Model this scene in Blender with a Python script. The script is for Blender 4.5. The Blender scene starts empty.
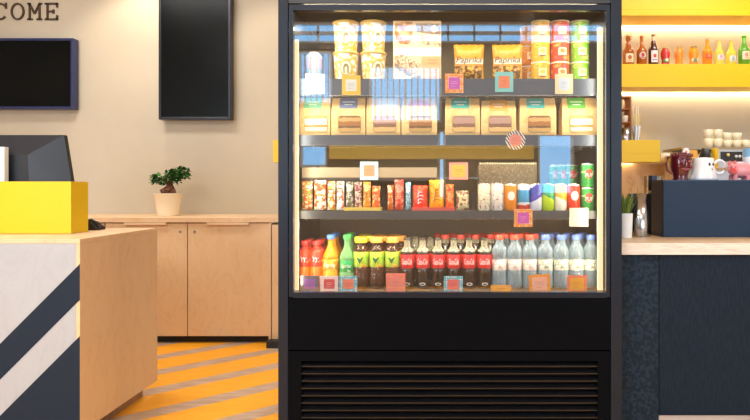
import bpy, math, random
from mathutils import Vector
random.seed(7)
S = bpy.context.scene
COL = S.collection
F, CX, CY, EZ = 600.0, 440.0, 187.0, 1.2     # focal length (px), principal point, eye height

def at(px, py, D):
    return Vector(((px-CX)/F*D, D, EZ-(py-CY)/F*D))

# ------------------------------------------------------------------ camera, world, lights, exposure
cam = bpy.data.cameras.new('camera'); camo = bpy.data.objects.new('camera', cam); COL.objects.link(camo)
camo.location = (0, 0, EZ); camo.rotation_euler = (math.pi/2, 0, 0)
cam.sensor_width = 36; cam.lens = 36*F/750
cam.shift_x = -(CX-375)/750; cam.shift_y = -(210-CY)/750
cam.clip_start = .05
S.camera = camo
S.view_settings.view_transform = 'Standard'; S.view_settings.look = 'None'
S.view_settings.gamma = 1; S.view_settings.exposure = 0.1
S.view_settings.use_curve_mapping = False
try:
    S.cycles.transparent_max_bounces = 48
    S.cycles.max_bounces = 10; S.cycles.caustics_reflective = False; S.cycles.caustics_refractive = False
    S.cycles.sample_clamp_indirect = 6
except Exception: pass
w = bpy.data.worlds.new('world'); S.world = w; w.use_nodes = True
bg = w.node_tree.nodes['Background']; bg.inputs[0].default_value = (.32, .62, 1, 1); bg.inputs[1].default_value = 4.0

def area(name, loc, size, power, col=(1, .9, .78), rot=(0, 0, 0), spread=180):
    l = bpy.data.lights.new(name, 'AREA'); l.shape = 'RECTANGLE'; l.size, l.size_y = size
    l.energy = power; l.color = col; l.spread = math.radians(spread)
    o = bpy.data.objects.new(name, l); COL.objects.link(o); o.location = loc; o.rotation_euler = rot
    return o
def strip_area(name, loc, d, long_axis, size, power, col):
    from mathutils import Matrix
    z = -Vector(d).normalized(); y = Vector(long_axis).normalized(); x = y.cross(z).normalized(); z = x.cross(y)
    o = area(name, loc, size, power, col)
    o.rotation_euler = Matrix((x, y, z)).transposed().to_euler(); return o
WARM = (1, .86, .68)
# ceiling fill lights added out of view, over the customer side and the back
for i, (x, y, p) in enumerate([(-2.6, .9, 60), (0, .4, 40), (2.6, .9, 26), (-2.4, 3.7, 40), (2.2, 3.9, 30), (-1.2, -1.1, 45), (1.4, -1.1, 30)]):
    area('ceiling_fill_light', (x, y, 3.26), (1.2, .5), p, (1, .97, .93))
def spot(loc, to, power, ang, blend=.6, col=WARM):
    l = bpy.data.lights.new('spot_light', 'SPOT'); l.energy = power; l.spot_size = math.radians(ang); l.spot_blend = blend
    l.color = col; l.shadow_soft_size = .06
    o = bpy.data.objects.new('spot_light', l); COL.objects.link(o); o.location = loc
    o.rotation_euler = (Vector(to)-Vector(loc)).to_track_quat('-Z', 'Y').to_euler()
for x_ in (-3.2, 3.2): area('window_fill', (x_, -2.17, 1.7), (1.95, 1.55), 95 if x_ < 0 else 66, (.93, .97, 1), (math.pi/2, 0, 0))  # fill lamps added outside the two big windows to brighten the front
spot((-2.45, 4.75, 3.2), (-2.6, 5.17, 1.6), 42, 95)
spot((-1.35, 4.55, 3.2), (-1.45, 5.17, 1.2), 22, 85)

# ------------------------------------------------------------------ materials
def lin(h):
    h = h.lstrip('#'); v = [int(h[i:i+2], 16)/255 for i in (0, 2, 4)]
    return tuple((c/12.92 if c <= .04045 else ((c+.055)/1.055)**2.4) for c in v) + (1,)
MC = {}
def base(name):
    m = bpy.data.materials.new(name); m.use_nodes = True
    return m, m.node_tree, m.node_tree.nodes['Principled BSDF']
def pm(h, rough=.5, metal=0, emit=0, name=None, coat=0, spec=.5):
    k = (h, rough, metal, emit, coat, spec)
    if k in MC: return MC[k]
    m, nt, b = base(name or 'paint_'+h.lstrip('#'))
    n = nt.nodes.new('ShaderNodeTexNoise'); n.inputs['Scale'].default_value = 35
    mx = nt.nodes.new('ShaderNodeMixRGB'); mx.blend_type = 'MULTIPLY'; mx.inputs[0].default_value = .06
    mx.inputs[1].default_value = lin(h); nt.links.new(n.outputs['Color'], mx.inputs[2])
    nt.links.new(mx.outputs[0], b.inputs['Base Color'])
    b.inputs['Roughness'].default_value = rough; b.inputs['Metallic'].default_value = metal
    b.inputs['Coat Weight'].default_value = coat; b.inputs['Specular IOR Level'].default_value = spec
    if emit:
        b.inputs['Emission Color'].default_value = lin(h); b.inputs['Emission Strength'].default_value = emit
    MC[k] = m; return m
def coords(nt, scale=(1, 1, 1), rot=(0, 0, 0), kind='Object'):
    tc = nt.nodes.new('ShaderNodeTexCoord'); mp = nt.nodes.new('ShaderNodeMapping')
    nt.links.new(tc.outputs[kind], mp.inputs[0]); mp.inputs['Scale'].default_value = scale; mp.inputs['Rotation'].default_value = rot
    return mp.outputs[0]
def ramp(nt, src, stops, interp='LINEAR'):
    r = nt.nodes.new('ShaderNodeValToRGB'); r.color_ramp.interpolation = interp
    e = r.color_ramp.elements
    while len(e) < len(stops): e.new(.5)
    for el, (p, c) in zip(e, stops): el.position = p; el.color = lin(c) if isinstance(c, str) else c
    nt.links.new(src, r.inputs[0]); return r.outputs[0]
def wood(name, c1, c2, c3, scale=(1, 1, 1), rough=.45, rings=5):
    m, nt, b = base(name)
    v = coords(nt, scale)
    n1 = nt.nodes.new('ShaderNodeTexNoise'); n1.inputs['Scale'].default_value = rings; n1.inputs['Detail'].default_value = 3; n1.inputs['Distortion'].default_value = .6
    nt.links.new(v, n1.inputs[0])
    w_ = nt.nodes.new('ShaderNodeMath'); w_.operation = 'MULTIPLY'; w_.inputs[1].default_value = 9
    nt.links.new(n1.outputs[0], w_.inputs[0])
    fr = nt.nodes.new('ShaderNodeMath'); fr.operation = 'PINGPONG'; fr.inputs[1].default_value = 1
    nt.links.new(w_.outputs[0], fr.inputs[0])
    c = ramp(nt, fr.outputs[0], [(0, c1), (.85, c2), (1, c3)])
    n2 = nt.nodes.new('ShaderNodeTexNoise'); n2.inputs['Scale'].default_value = 160; nt.links.new(v, n2.inputs[0])
    mx = nt.nodes.new('ShaderNodeMixRGB'); mx.blend_type = 'MULTIPLY'; mx.inputs[0].default_value = .12
    nt.links.new(c, mx.inputs[1]); nt.links.new(n2.outputs[0], mx.inputs[2]); nt.links.new(mx.outputs[0], b.inputs['Base Color'])
    b.inputs['Roughness'].default_value = rough; return m
def patt(kind, cols, scale=60, rough=.4, rot=(0, 0, 0), sc=(1, 1, 1), thr=None, spec=.5):
    """printed pattern in object space"""
    m, nt, b = base('print_'+kind)
    v = coords(nt, sc, rot)
    if kind == 'noise':
        n = nt.nodes.new('ShaderNodeTexNoise'); n.inputs['Scale'].default_value = scale; n.inputs['Detail'].default_value = 1.5
        nt.links.new(v, n.inputs[0]); k = len(cols)
        st = [(0 if i == 0 else .36+.28*i/k, c) for i, c in enumerate(cols)] if thr is None else list(zip(thr, cols))
        o = ramp(nt, n.outputs[0], st, 'CONSTANT')
    elif kind == 'dots':
        n = nt.nodes.new('ShaderNodeTexVoronoi'); n.inputs['Scale'].default_value = scale; n.inputs['Randomness'].default_value = .3
        nt.links.new(v, n.inputs[0]); o = ramp(nt, n.outputs['Distance'], [(0, cols[1]), (.36, cols[0])], 'CONSTANT')
    elif kind == 'stripes':
        n = nt.nodes.new('ShaderNodeTexWave'); n.inputs['Scale'].default_value = scale; n.inputs['Distortion'].default_value = 2.5 if len(cols) < 3 else .5
        nt.links.new(v, n.inputs[0]); k = len(cols)
        o = ramp(nt, n.outputs['Fac'], [(i/k, c) for i, c in enumerate(cols)], 'CONSTANT')
    elif kind == 'bands':      # cols = [(z in metres / scale, colour)]
        s = nt.nodes.new('ShaderNodeSeparateXYZ'); nt.links.new(v, s.inputs[0])
        n = nt.nodes.new('ShaderNodeTexNoise'); n.inputs['Scale'].default_value = 60; nt.links.new(v, n.inputs[0])
        a = nt.nodes.new('ShaderNodeMath'); a.operation = 'MULTIPLY_ADD'; a.inputs[1].default_value = .012 if thr is None else thr
        nt.links.new(n.outputs[0], a.inputs[0]); nt.links.new(s.outputs['Z'], a.inputs[2])
        d = nt.nodes.new('ShaderNodeMath'); d.operation = 'DIVIDE'; d.inputs[1].default_value = scale
        nt.links.new(a.outputs[0], d.inputs[0])
        o = ramp(nt, d.outputs[0], cols, 'CONSTANT')
    nt.links.new(o, b.inputs['Base Color']); b.inputs['Roughness'].default_value = rough; b.inputs['Specular IOR Level'].default_value = spec
    return m
def clearmat(name, h, opac, rough=.08):
    m, nt, b = base(name)
    b.inputs['Base Color'].default_value = lin(h); b.inputs['Roughness'].default_value = rough
    t = nt.nodes.new('ShaderNodeBsdfTransparent'); t.inputs[0].default_value = (.97, .98, .98, 1)
    mx = nt.nodes.new('ShaderNodeMixShader'); lw = nt.nodes.new('ShaderNodeLayerWeight'); lw.inputs[0].default_value = .35
    a = nt.nodes.new('ShaderNodeMath'); a.operation = 'MULTIPLY_ADD'; a.inputs[1].default_value = .5; a.inputs[2].default_value = opac; a.use_clamp = True
    nt.links.new(lw.outputs['Facing'], a.inputs[0]); nt.links.new(a.outputs[0], mx.inputs[0])
    nt.links.new(t.outputs[0], mx.inputs[1]); nt.links.new(b.outputs[0], mx.inputs[2])
    nt.links.new(mx.outputs[0], nt.nodes['Material Output'].inputs[0]); return m
def pane_mat(name, refl, blend=.25):
    m, nt, b = base(name)
    g = nt.nodes.new('ShaderNodeBsdfGlossy'); g.inputs['Roughness'].default_value = .01; g.inputs[0].default_value = (1, 1, 1, 1)
    t = nt.nodes.new('ShaderNodeBsdfTransparent')
    mx = nt.nodes.new('ShaderNodeMixShader'); fr = nt.nodes.new('ShaderNodeLayerWeight'); fr.inputs[0].default_value = blend
    a = nt.nodes.new('ShaderNodeMath'); a.operation = 'MULTIPLY_ADD'; a.inputs[1].default_value = .6; a.inputs[2].default_value = refl; a.use_clamp = True
    nt.links.new(fr.outputs['Fresnel'], a.inputs[0]); nt.links.new(a.outputs[0], mx.inputs[0])
    nt.links.new(t.outputs[0], mx.inputs[1]); nt.links.new(g.outputs[0], mx.inputs[2])
    nt.links.new(mx.outputs[0], nt.nodes['Material Output'].inputs[0]); return m

M = dict(
  birch=wood('birch_plywood', '#e4c59c', '#e2c198', '#ddba8f', (1, 1, .45), .45, 9),
  birchtop=wood('birch_worktop', '#e8c69e', '#e3c097', '#dcb68a', (.5, 1, 1)),
  whitewash=wood('whitewashed_plywood', '#aeb4bb', '#abb1b8', '#a8aeb6', (1, 1, .5), .5, 9),
  edge=wood('plywood_edge', '#e2d9cc', '#d8cdbf', '#c9bba9', (1, 1, 8)),
  backsplash=wood('maple_backsplash', '#e4bd85', '#dab078', '#cd9f66', (1, 1, .4)),
  navy=patt('noise', ['#1c2838', '#202e40', '#243346'], 90, .5),
  navyp=pm('#1f2b3a', .55, spec=.15), black=pm('#05080d', .5, spec=.05), blackm=pm('#15181d', .5), blackg=pm('#07090b', .12, coat=.5),
  slate=pm('#141d2a', .35, .1, spec=.3), yellow=pm('#ecc300', .45), yellowd=pm('#f2cc08', .4),
  steel=pm('#b9bcc0', .25, 1), steelm=pm('#8f9296', .45, .8), white=pm('#eeeeec', .5), offw=pm('#e9e2d2', .5),
  liner=pm('#80725a', .5), rail=pm('#414d5e', .55, .0), grey=pm('#3d4043', .6), cream=pm('#fdf3dc', .5),
  rubber=pm('#111111', .8))

# ------------------------------------------------------------------ mesh helpers
class MB:
    def __init__(s): s.v = []; s.f = []; s.m = []; s.s = []
    def add(s, vs, fs, mi=0, sm=False):
        o = len(s.v); s.v += [tuple(v) for v in vs]
        for f in fs: s.f.append(tuple(i+o for i in f)); s.m.append(mi); s.s.append(sm)
        return s
    def box(s, x0, x1, y0, y1, z0, z1, mi=0):
        return s.add([(x0,y0,z0),(x1,y0,z0),(x1,y1,z0),(x0,y1,z0),(x0,y0,z1),(x1,y0,z1),(x1,y1,z1),(x0,y1,z1)],
          [(0,3,2,1),(4,5,6,7),(0,1,5,4),(1,2,6,5),(2,3,7,6),(3,0,4,7)], mi)
    def prism(s, poly, y0, y1, mi=0, sm=False):      # poly in x,z (counter-clockwise seen from -Y)
        n = len(poly)
        s.add([(x, y0, z) for x, z in poly]+[(x, y1, z) for x, z in poly],
              [tuple(range(n)), tuple(range(2*n-1, n-1, -1))]+[(i, i+n, (i+1) % n+n, (i+1) % n) for i in range(n)], mi, sm); return s
    def prismz(s, poly, z0, z1, mi=0):
        n = len(poly)
        return s.add([(x, y, z0) for x, y in poly]+[(x, y, z1) for x, y in poly],
              [tuple(range(n-1, -1, -1)), tuple(range(n, 2*n))]+[(i, (i+1) % n, (i+1) % n+n, i+n) for i in range(n)], mi)
    def lathe(s, prof, cx=0, cy=0, seg=20, mi=0, cap=True, z0=0, sx=1, sy=1):
        n = len(prof); vs = []
        for r, z in prof:
            for k in range(seg):
                a = 2*math.pi*k/seg; vs.append((cx+sx*r*math.sin(a), cy-sy*r*math.cos(a), z+z0))
        fs = [(i*seg+k, i*seg+(k+1) % seg, (i+1)*seg+(k+1) % seg, (i+1)*seg+k) for i in range(n-1) for k in range(seg)]
        s.add(vs, fs, mi, True)
        if cap:
            s.add(vs[:seg], [tuple(range(seg-1, -1, -1))], mi); s.add(vs[-seg:], [tuple(range(seg))], mi)
        return s
    def ball(s, c, rx, ry, rz, mi=0, seg=14, rings=8):
        prof = [(max(1e-4, math.cos(math.pi*(i/rings-.5))), math.sin(math.pi*(i/rings-.5))) for i in range(rings+1)]
        vs = [(c[0]+rx*r*math.sin(2*math.pi*k/seg), c[1]-ry*r*math.cos(2*math.pi*k/seg), c[2]+rz*z) for r, z in prof for k in range(seg)]
        fs = [(i*seg+k, i*seg+(k+1) % seg, (i+1)*seg+(k+1) % seg, (i+1)*seg+k) for i in range(rings) for k in range(seg)]
        return s.add(vs, fs, mi, True)
    def tube(s, pts, rad, seg=8, mi=0):
        pts = [Vector(p) for p in pts]; n = len(pts)
        if not hasattr(rad, '__len__'): rad = [rad]*n
        vs = []; up = Vector((0, 0, 1))
        for i, p in enumerate(pts):
            t = (pts[min(i+1, n-1)]-pts[max(i-1, 0)]).normalized()
            a = t.cross(up if abs(t.z) < .9 else Vector((1, 0, 0))).normalized()
            if i and a.dot(pa) < 0 and abs(t.z) < .9: pass
            pa = a; b = a.cross(t)
            for k in range(seg):
                q = 2*math.pi*k/seg; vs.append(p+(a*math.cos(q)+b*math.sin(q))*rad[i])
        fs = [(i*seg+k, i*seg+(k+1) % seg, (i+1)*seg+(k+1) % seg, (i+1)*seg+k) for i in range(n-1) for k in range(seg)]
        s.add(vs, fs, mi, True); s.add(vs[:seg], [tuple(range(seg-1, -1, -1))], mi); s.add(vs[-seg:], [tuple(range(seg))], mi); return s
    def build(s, name, mats, parent=None, bevel=0, loc=None):
        me = bpy.data.meshes.new(name); me.from_pydata(s.v, [], s.f)
        if not isinstance(mats, (list, tuple)): mats = [mats]
        for m in mats: me.materials.append(m)
        me.polygons.foreach_set('material_index', s.m); me.polygons.foreach_set('use_smooth', s.s); me.validate(); me.update()
        o = bpy.data.objects.new(name, me); COL.objects.link(o)
        if parent: o.parent = parent
        if loc is not None: o.location = loc
        if bevel:
            b = o.modifiers.new('bevel', 'BEVEL'); b.width = bevel; b.segments = 2; b.limit_method = 'ANGLE'; b.angle_limit = math.radians(50)
        return o
def tag(o, label=None, cat=None, group=None, kind=None):
    for k, v in (('label', label), ('category', cat), ('group', group), ('kind', kind)):
        if v: o[k] = v
    return o
def thing(name, label, cat, loc=(0, 0, 0), group=None, rz=0):
    o = bpy.data.objects.new(name, None); COL.objects.link(o); o.location = loc; o.rotation_euler.z = rz; o.empty_display_size = .05
    return tag(o, label, cat, group)
def kids(o): return [c for c in COL.objects if c.parent == o]
def copy_tree(o, parent=None):
    c = o.copy(); COL.objects.link(c); c.parent = parent
    for ch in list(o_children.get(o.name, kids(o))): copy_tree(ch, c)
    return c
o_children = {}
def rrect(w, h, r, cx=0, cz=0, n=4):
    p = []
    for sx, sz, a0 in ((1, -1, -90), (1, 1, 0), (-1, 1, 90), (-1, -1, 180)):
        for i in range(n+1):
            a = math.radians(a0+90*i/n); p.append((cx+sx*(w/2-r)+r*math.cos(a), cz+sz*(h/2-r)+r*math.sin(a)))
    return p
def ellipse(rx, rz, cx=0, cz=0, n=18): return [(cx+rx*math.cos(2*math.pi*i/n), cz+rz*math.sin(2*math.pi*i/n)) for i in range(n)]
_tc = {}
def text_mb(body, h, cx=0, cz=0, y=0, depth=.0006, bend=None, slant=.0, maxw=None, vertical=False, mi=0, mb=None):
    """lettering as flat mesh; bend=r wraps it round a cylinder of that radius"""
    if body not in _tc and body[0] == '~':       # illegible handwriting-like print: looping strokes
        vs, fs = [], []; n_ = 12*len(body); rnd = random.Random(len(body)*7+ord(body[-1]))
        am = [rnd.uniform(.55, 1) for _ in range(len(body)+1)]
        for i in range(n_+1):
            u = i/n_*len(body); x_ = u*.62+.18*math.sin(u*6.283); z_ = .5*am[int(u)]*math.cos(u*6.283)+(.12 if u < .8 else 0)
            vs += [(x_-.05, z_-.09), (x_+.05, z_+.09)]
            if i: fs.append((2*i-2, 2*i, 2*i+1, 2*i-1))
        x0 = len(body)*.31; _tc[body] = ([(a-x0, b) for a, b in vs], fs)
    if body not in _tc:
        cu = bpy.data.curves.new('t', 'FONT'); cu.body = body; cu.align_x = 'CENTER'; cu.align_y = 'CENTER'; cu.resolution_u = 2
        o = bpy.data.objects.new('t', cu); COL.objects.link(o); dg = bpy.context.evaluated_depsgraph_get()
        me = bpy.data.meshes.new_from_object(o.evaluated_get(dg))
        _tc[body] = ([tuple(v.co) for v in me.vertices], [tuple(p.vertices) for p in me.polygons])
        bpy.data.objects.remove(o); bpy.data.curves.remove(cu); bpy.data.meshes.remove(me)
    vs, fs = _tc[body]; zz = [v[1] for v in vs]; xx = [v[0] for v in vs]
    k = h/(max(zz)-min(zz)); kx = k
    if maxw and (max(xx)-min(xx))*k > maxw: kx = maxw/(max(xx)-min(xx))
    out = []
    for v in vs:
        a, b = (v[0]+slant*v[1])*kx, (v[1]-(max(zz)+min(zz))/2)*k
        if vertical: a, b = -b, a
        a += cx; b += cz
        if bend: t = a/bend; out.append((bend*math.sin(t), -bend*math.cos(t)-depth, b))
        else: out.append((a, y-depth, b))
    mb = mb or MB(); return mb.add(out, fs, mi)
def wrap(mb, poly, r, cx, cz, off=.0006, mi=0, zr=None):
    """flat outline wrapped round the front of a cylinder of radius r (or zr(z))"""
    pts = []
    for i, (u, v) in enumerate(poly):
        u2, v2 = poly[(i+1) % len(poly)]; k = 1+int(abs(u2-u)/.005)
        pts += [(u+(u2-u)*j/k, v+(v2-v)*j/k) for j in range(k)]
    gu, gv = sum(p[0] for p in pts)/len(pts), sum(p[1] for p in pts)/len(pts)
    n = len(pts); vs = []; NR = 5
    def put(u, v):
        rr = (zr(v+cz) if zr else r)+off; t = (u+cx)/rr; vs.append((rr*math.sin(t), -rr*math.cos(t), v+cz))
    for q_ in range(NR, 0, -1):
        for u, v in pts: put(gu+(u-gu)*q_/NR, gv+(v-gv)*q_/NR)
    put(gu, gv)
    fs = [(q_*n+i, q_*n+(i+1) % n, (q_+1)*n+(i+1) % n, (q_+1)*n+i) for q_ in range(NR-1) for i in range(n)]
    fs += [(n*NR, (NR-1)*n+i, (NR-1)*n+(i+1) % n) for i in range(n)]
    return mb.add(vs, fs, mi)
ORD = ['first', 'second', 'third', 'fourth', 'fifth', 'sixth', 'seventh', 'eighth', 'ninth', 'tenth']

# ------------------------------------------------------------------ the setting
WY, FY, CH = 5.17, -2.0, 3.3          # back wall, street-side wall, ceiling height
def plaster(name, c1, c2):
    m, nt, b = base(name); v = coords(nt, (1, 1, 1))
    n = nt.nodes.new('ShaderNodeTexNoise'); n.inputs['Scale'].default_value = 1.6; n.inputs['Detail'].default_value = 5; nt.links.new(v, n.inputs[0])
    nt.links.new(ramp(nt, n.outputs[0], [(.3, c1), (.7, c2)]), b.inputs['Base Color']); b.inputs['Roughness'].default_value = .75; return m
M['plaster'] = plaster('beige_plaster', '#c0b5a0', '#b6ab97')
M['plaster3'] = plaster('grey_brown_plaster', '#8a8378', '#7d766c')
M['plaster2'] = plaster('pale_plaster', '#d8d0c4', '#cfc7bb')
# floor: orange paint with bare diagonal stripes
m, nt, b = base('orange_striped_floor')
tc = nt.nodes.new('ShaderNodeTexCoord'); sp = nt.nodes.new('ShaderNodeSeparateXYZ'); nt.links.new(tc.outputs['Object'], sp.inputs[0])
a = nt.nodes.new('ShaderNodeMath'); a.operation = 'MULTIPLY_ADD'; a.inputs[1].default_value = -.85; nt.links.new(sp.outputs['X'], a.inputs[0]); nt.links.new(sp.outputs['Y'], a.inputs[2])
a2 = nt.nodes.new('ShaderNodeMath'); a2.operation = 'MULTIPLY_ADD'; a2.inputs[1].default_value = 1/.48; a2.inputs[2].default_value = -(4.0/.48)+.165+9
nt.links.new(a.outputs[0], a2.inputs[0])
fr = nt.nodes.new('ShaderNodeMath'); fr.operation = 'FRACT'; nt.links.new(a2.outputs[0], fr.inputs[0])
n = nt.nodes.new('ShaderNodeTexNoise'); n.inputs['Scale'].default_value = 7; n.inputs['Detail'].default_value = 6
mp = nt.nodes.new('ShaderNodeMapping'); mp.inputs['Scale'].default_value = (1, 4, 1); mp.inputs['Rotation'].default_value = (0, 0, -.7); nt.links.new(tc.outputs['Object'], mp.inputs[0]); nt.links.new(mp.outputs[0], n.inputs[0])
bare = ramp(nt, n.outputs[0], [(.3, '#ccb29c'), (.7, '#ad917a')]); paint = ramp(nt, n.outputs[0], [(.3, '#fdb52f'), (.75, '#f7a722')])
cmp_ = nt.nodes.new('ShaderNodeMath'); cmp_.operation = 'LESS_THAN'; cmp_.inputs[1].default_value = .33; nt.links.new(fr.outputs[0], cmp_.inputs[0])
mx = nt.nodes.new('ShaderNodeMixRGB'); nt.links.new(cmp_.outputs[0], mx.inputs[0]); nt.links.new(paint, mx.inputs[1]); nt.links.new(bare, mx.inputs[2])
nt.links.new(mx.outputs[0], b.inputs['Base Color']); b.inputs['Roughness'].default_value = .42
M['floor'] = m
def struct(name, mb, mat, **k): return tag(mb.build(name, mat, **k), kind='structure')
struct('floor', MB().box(-4.6, 4.6, FY-.2, WY+.2, -.1, 0), M['floor'])
struct('ceiling', MB().box(-4.6, 4.6, FY-.2, WY+.2, CH, CH+.1), M['plaster2'])
struct('wall_back', MB().box(-4.6, 4.6, WY, WY+.15, 0, CH), M['plaster'])
struct('wall_left', MB().box(-4.6, -4.45, FY, WY, 0, CH), M['plaster2'])
struct('wall_right', MB().box(4.45, 4.6, FY, WY, 0, CH), M['plaster2'])
# street-side wall behind the viewer with its window openings
opens = [(-4.2, -2.2, .9, 2.5), (-1.72, -1.3, 2.2, 2.86), (-.86, .02, 1.98, 2.68), (-1.7, -1.36, 1.44, 1.72), (-.03, .07, 1.05, 1.9), (1.18, 1.62, 1.1, 1.85), (2.2, 4.2, .9, 2.5), (-1.8, 2.0, 2.94, 3.2)]
xs = sorted({-4.45, 4.45} | {v for o in opens for v in o[:2]}); zs = sorted({0, CH} | {v for o in opens for v in o[2:]})
wm = MB()
for i in range(len(xs)-1):
    for j in range(len(zs)-1):
        cx_, cz_ = (xs[i]+xs[i+1])/2, (zs[j]+zs[j+1])/2
        if not any(o[0] < cx_ < o[1] and o[2] < cz_ < o[3] for o in opens): wm.box(xs[i], xs[i+1], FY-.15, FY, zs[j], zs[j+1])
struct('wall_front', wm, M['plaster3'])
for i, (x0, x1, z0, z1) in enumerate(opens):
    f = MB(); t = .03
    f.box(x0, x0+t, FY-.1, FY-.04, z0, z1).box(x1-t, x1, FY-.1, FY-.04, z0, z1).box(x0+t, x1-t, FY-.1, FY-.04, z0, z0+t).box(x0+t, x1-t, FY-.1, FY-.04, z1-t, z1)
    if x1-x0 > .8:
        k = int((x1-x0)/.3)
        for q in range(1, k): xq = x0+(x1-x0)*q/k; f.box(xq-.012, xq+.012, FY-.09, FY-.05, z0+t, z1-t)
    if i in (1, 2):     # slats added to stripe the mirrored windows like curtain folds
        n_s = int((x1-x0)/.075)
        for q in range(n_s): xq = x0+t+(x1-x0-2*t)*(q+.5)/n_s; f.box(xq-.009, xq+.009, FY-.13, FY-.11, z0+t, z1-t)
    if z0 > 2.9: f.box(x0+t, x1-t, FY-.09, FY-.05, 3.05, 3.09)
    struct('window_%d' % (i+1), f, M['white'])
struct('trim_1', MB().box(.15, 3.6, WY-.02, WY-.001, .95, 1.395), M['backsplash'])
# unseen boxes added to carry the ceiling fill lights
for i, (x, y) in enumerate([(-2.6, .9), (0, .4), (2.6, .9), (-2.4, 3.7), (2.2, 3.9), (-1.2, -1.1), (1.4, -1.1)]):
    o = tag(MB().box(x-.62, x+.62, y-.27, y+.27, 3.27, CH).build('ceiling_fill_box', M['white']), 'white box added for ceiling fill light, %s in the room' % ['front left', 'front middle', 'front right', 'rear left', 'rear right', 'street side left', 'street side right'][i], 'ceiling lamp', 'added ceiling fill boxes')
# yellow bench shelf on the street-side wall, seen only as a reflection in the cooler glass
tag(MB().box(-1.3, -.06, FY+.01, FY+.2, 1.53, 1.69).box(-.06, .1, FY+.14, FY+.2, 1.53, 1.69).box(.1, 1.1, FY+.01, FY+.2, 1.53, 1.69).build('wall_shelf', pm('#ffdf6a', .5)), 'long yellow box shelf on the street side wall, mirrored in the cooler glass', 'shelf')
# ------------------------------------------------------------------ left: wall screens and letters
def screen(name, label, x0, x1, y0, y1, D, group=None, thick=.09, bez='#28305a'):
    a_, b_ = at(x0, y1, D), at(x1, y0, D); w_, h_ = b_.x-a_.x, b_.z-a_.z
    t = thing(name, label, 'screen', (a_.x, D, a_.z), group)
    f = MB(); e = .022
    f.box(0, e, 0, thick-.01, 0, h_).box(w_-e, w_, 0, thick-.01, 0, h_).box(e, w_-e, 0, thick-.01, 0, e).box(e, w_-e, 0, thick-.01, h_-e, h_)
    f.build('bezel', pm(bez, .3, .2), t, .003)
    MB().box(e+.0005, w_-e-.0005, .004, thick-.02, e+.0005, h_-e-.0005).build('display_panel', pm('#030607', .25, spec=.12), t)
    MB().box(w_*.3, w_*.7, thick-.0195, WY-D-.001, h_*.3, h_*.7).build('wall_bracket', M['blackm'], t)
    return t
screen('television', 'black wide television on the beige wall under the lettering', -62, 73, 38, 109, 5.07)
screen('menu_screen', 'tall black portrait screen hung high between the lettering and the cooler', 158.5, 230.5, -12, 119.5, 5.07, bez='#0c1220')
# typewriter letters
def letter(ch, x0, x1, y0=3.2, y1=20.3):
    a_, b_ = at(x0, y1, WY), at(x1, y0, WY); w_, h_ = b_.x-a_.x, b_.z-a_.z; st = .014; y_a, y_b = -.014, -.001
    mb = MB()
    def bar(xa, za, xb, zb, t=st):
        d = Vector((xb-xa, zb-za)); d.normalize(); nx, nz = -d.y*t/2, d.x*t/2
        mb.prism([(xa*1.-nx, za-nz), (xb-nx, zb-nz), (xb+nx, zb+nz), (xa+nx, za+nz)], y_a, y_b)
    def arc(a0, a1):
        n_ = 28; o_, i_ = [], []
        for k in range(n_+1):
            q = math.radians(a0+(a1-a0)*k/n_); c_, s_ = math.cos(q), math.sin(q)
            o_.append((w_/2+w_/2*c_, h_/2+h_/2*s_)); i_.append((w_/2+(w_/2-st)*c_, h_/2+(h_/2-st)*s_))
        for k in range(n_): mb.prism([i_[k], o_[k], o_[k+1], i_[k+1]], y_a, y_b)
    if ch == 'O': arc(0, 360)
    if ch == 'C': arc(42, 320); bar(w_*.9, h_*.66, w_*.9, h_)
    if ch == 'E':
        bar(w_*.2, 0, w_*.2, h_); bar(0, st/2, w_, st/2); bar(0, h_-st/2, w_, h_-st/2); bar(w_*.2, h_/2, w_*.66, h_/2)
        bar(w_-st/2, 0, w_-st/2, h_*.28); bar(w_-st/2, h_*.74, w_-st/2, h_); bar(w_*.66, h_*.38, w_*.66, h_*.62)
    if ch == 'M':
        bar(w_*.16, 0, w_*.16, h_); bar(w_*.84, 0, w_*.84, h_); bar(w_*.14, h_*.97, w_*.5, h_*.38); bar(w_*.86, h_*.97, w_*.5, h_*.38)
        bar(0, st/2, w_*.36, st/2); bar(w_*.64, st/2, w_, st/2); bar(0, h_-st/2, w_*.2, h_-st/2); bar(w_*.8, h_-st/2, w_, h_-st/2)
    o = mb.build('wall_letter', pm('#4a3524', .6), loc=(a_.x, WY, a_.z))
    tag(o, 'thin brown typewriter capital %s on the beige wall above the television' % ch, 'letter', 'typewriter letters on the wall')
for ch, x0, x1 in (('C', -6, 8), ('O', 11.5, 25), ('M', 28, 42.5), ('E', 45.5, 58.5)): letter(ch, x0, x1)

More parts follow.
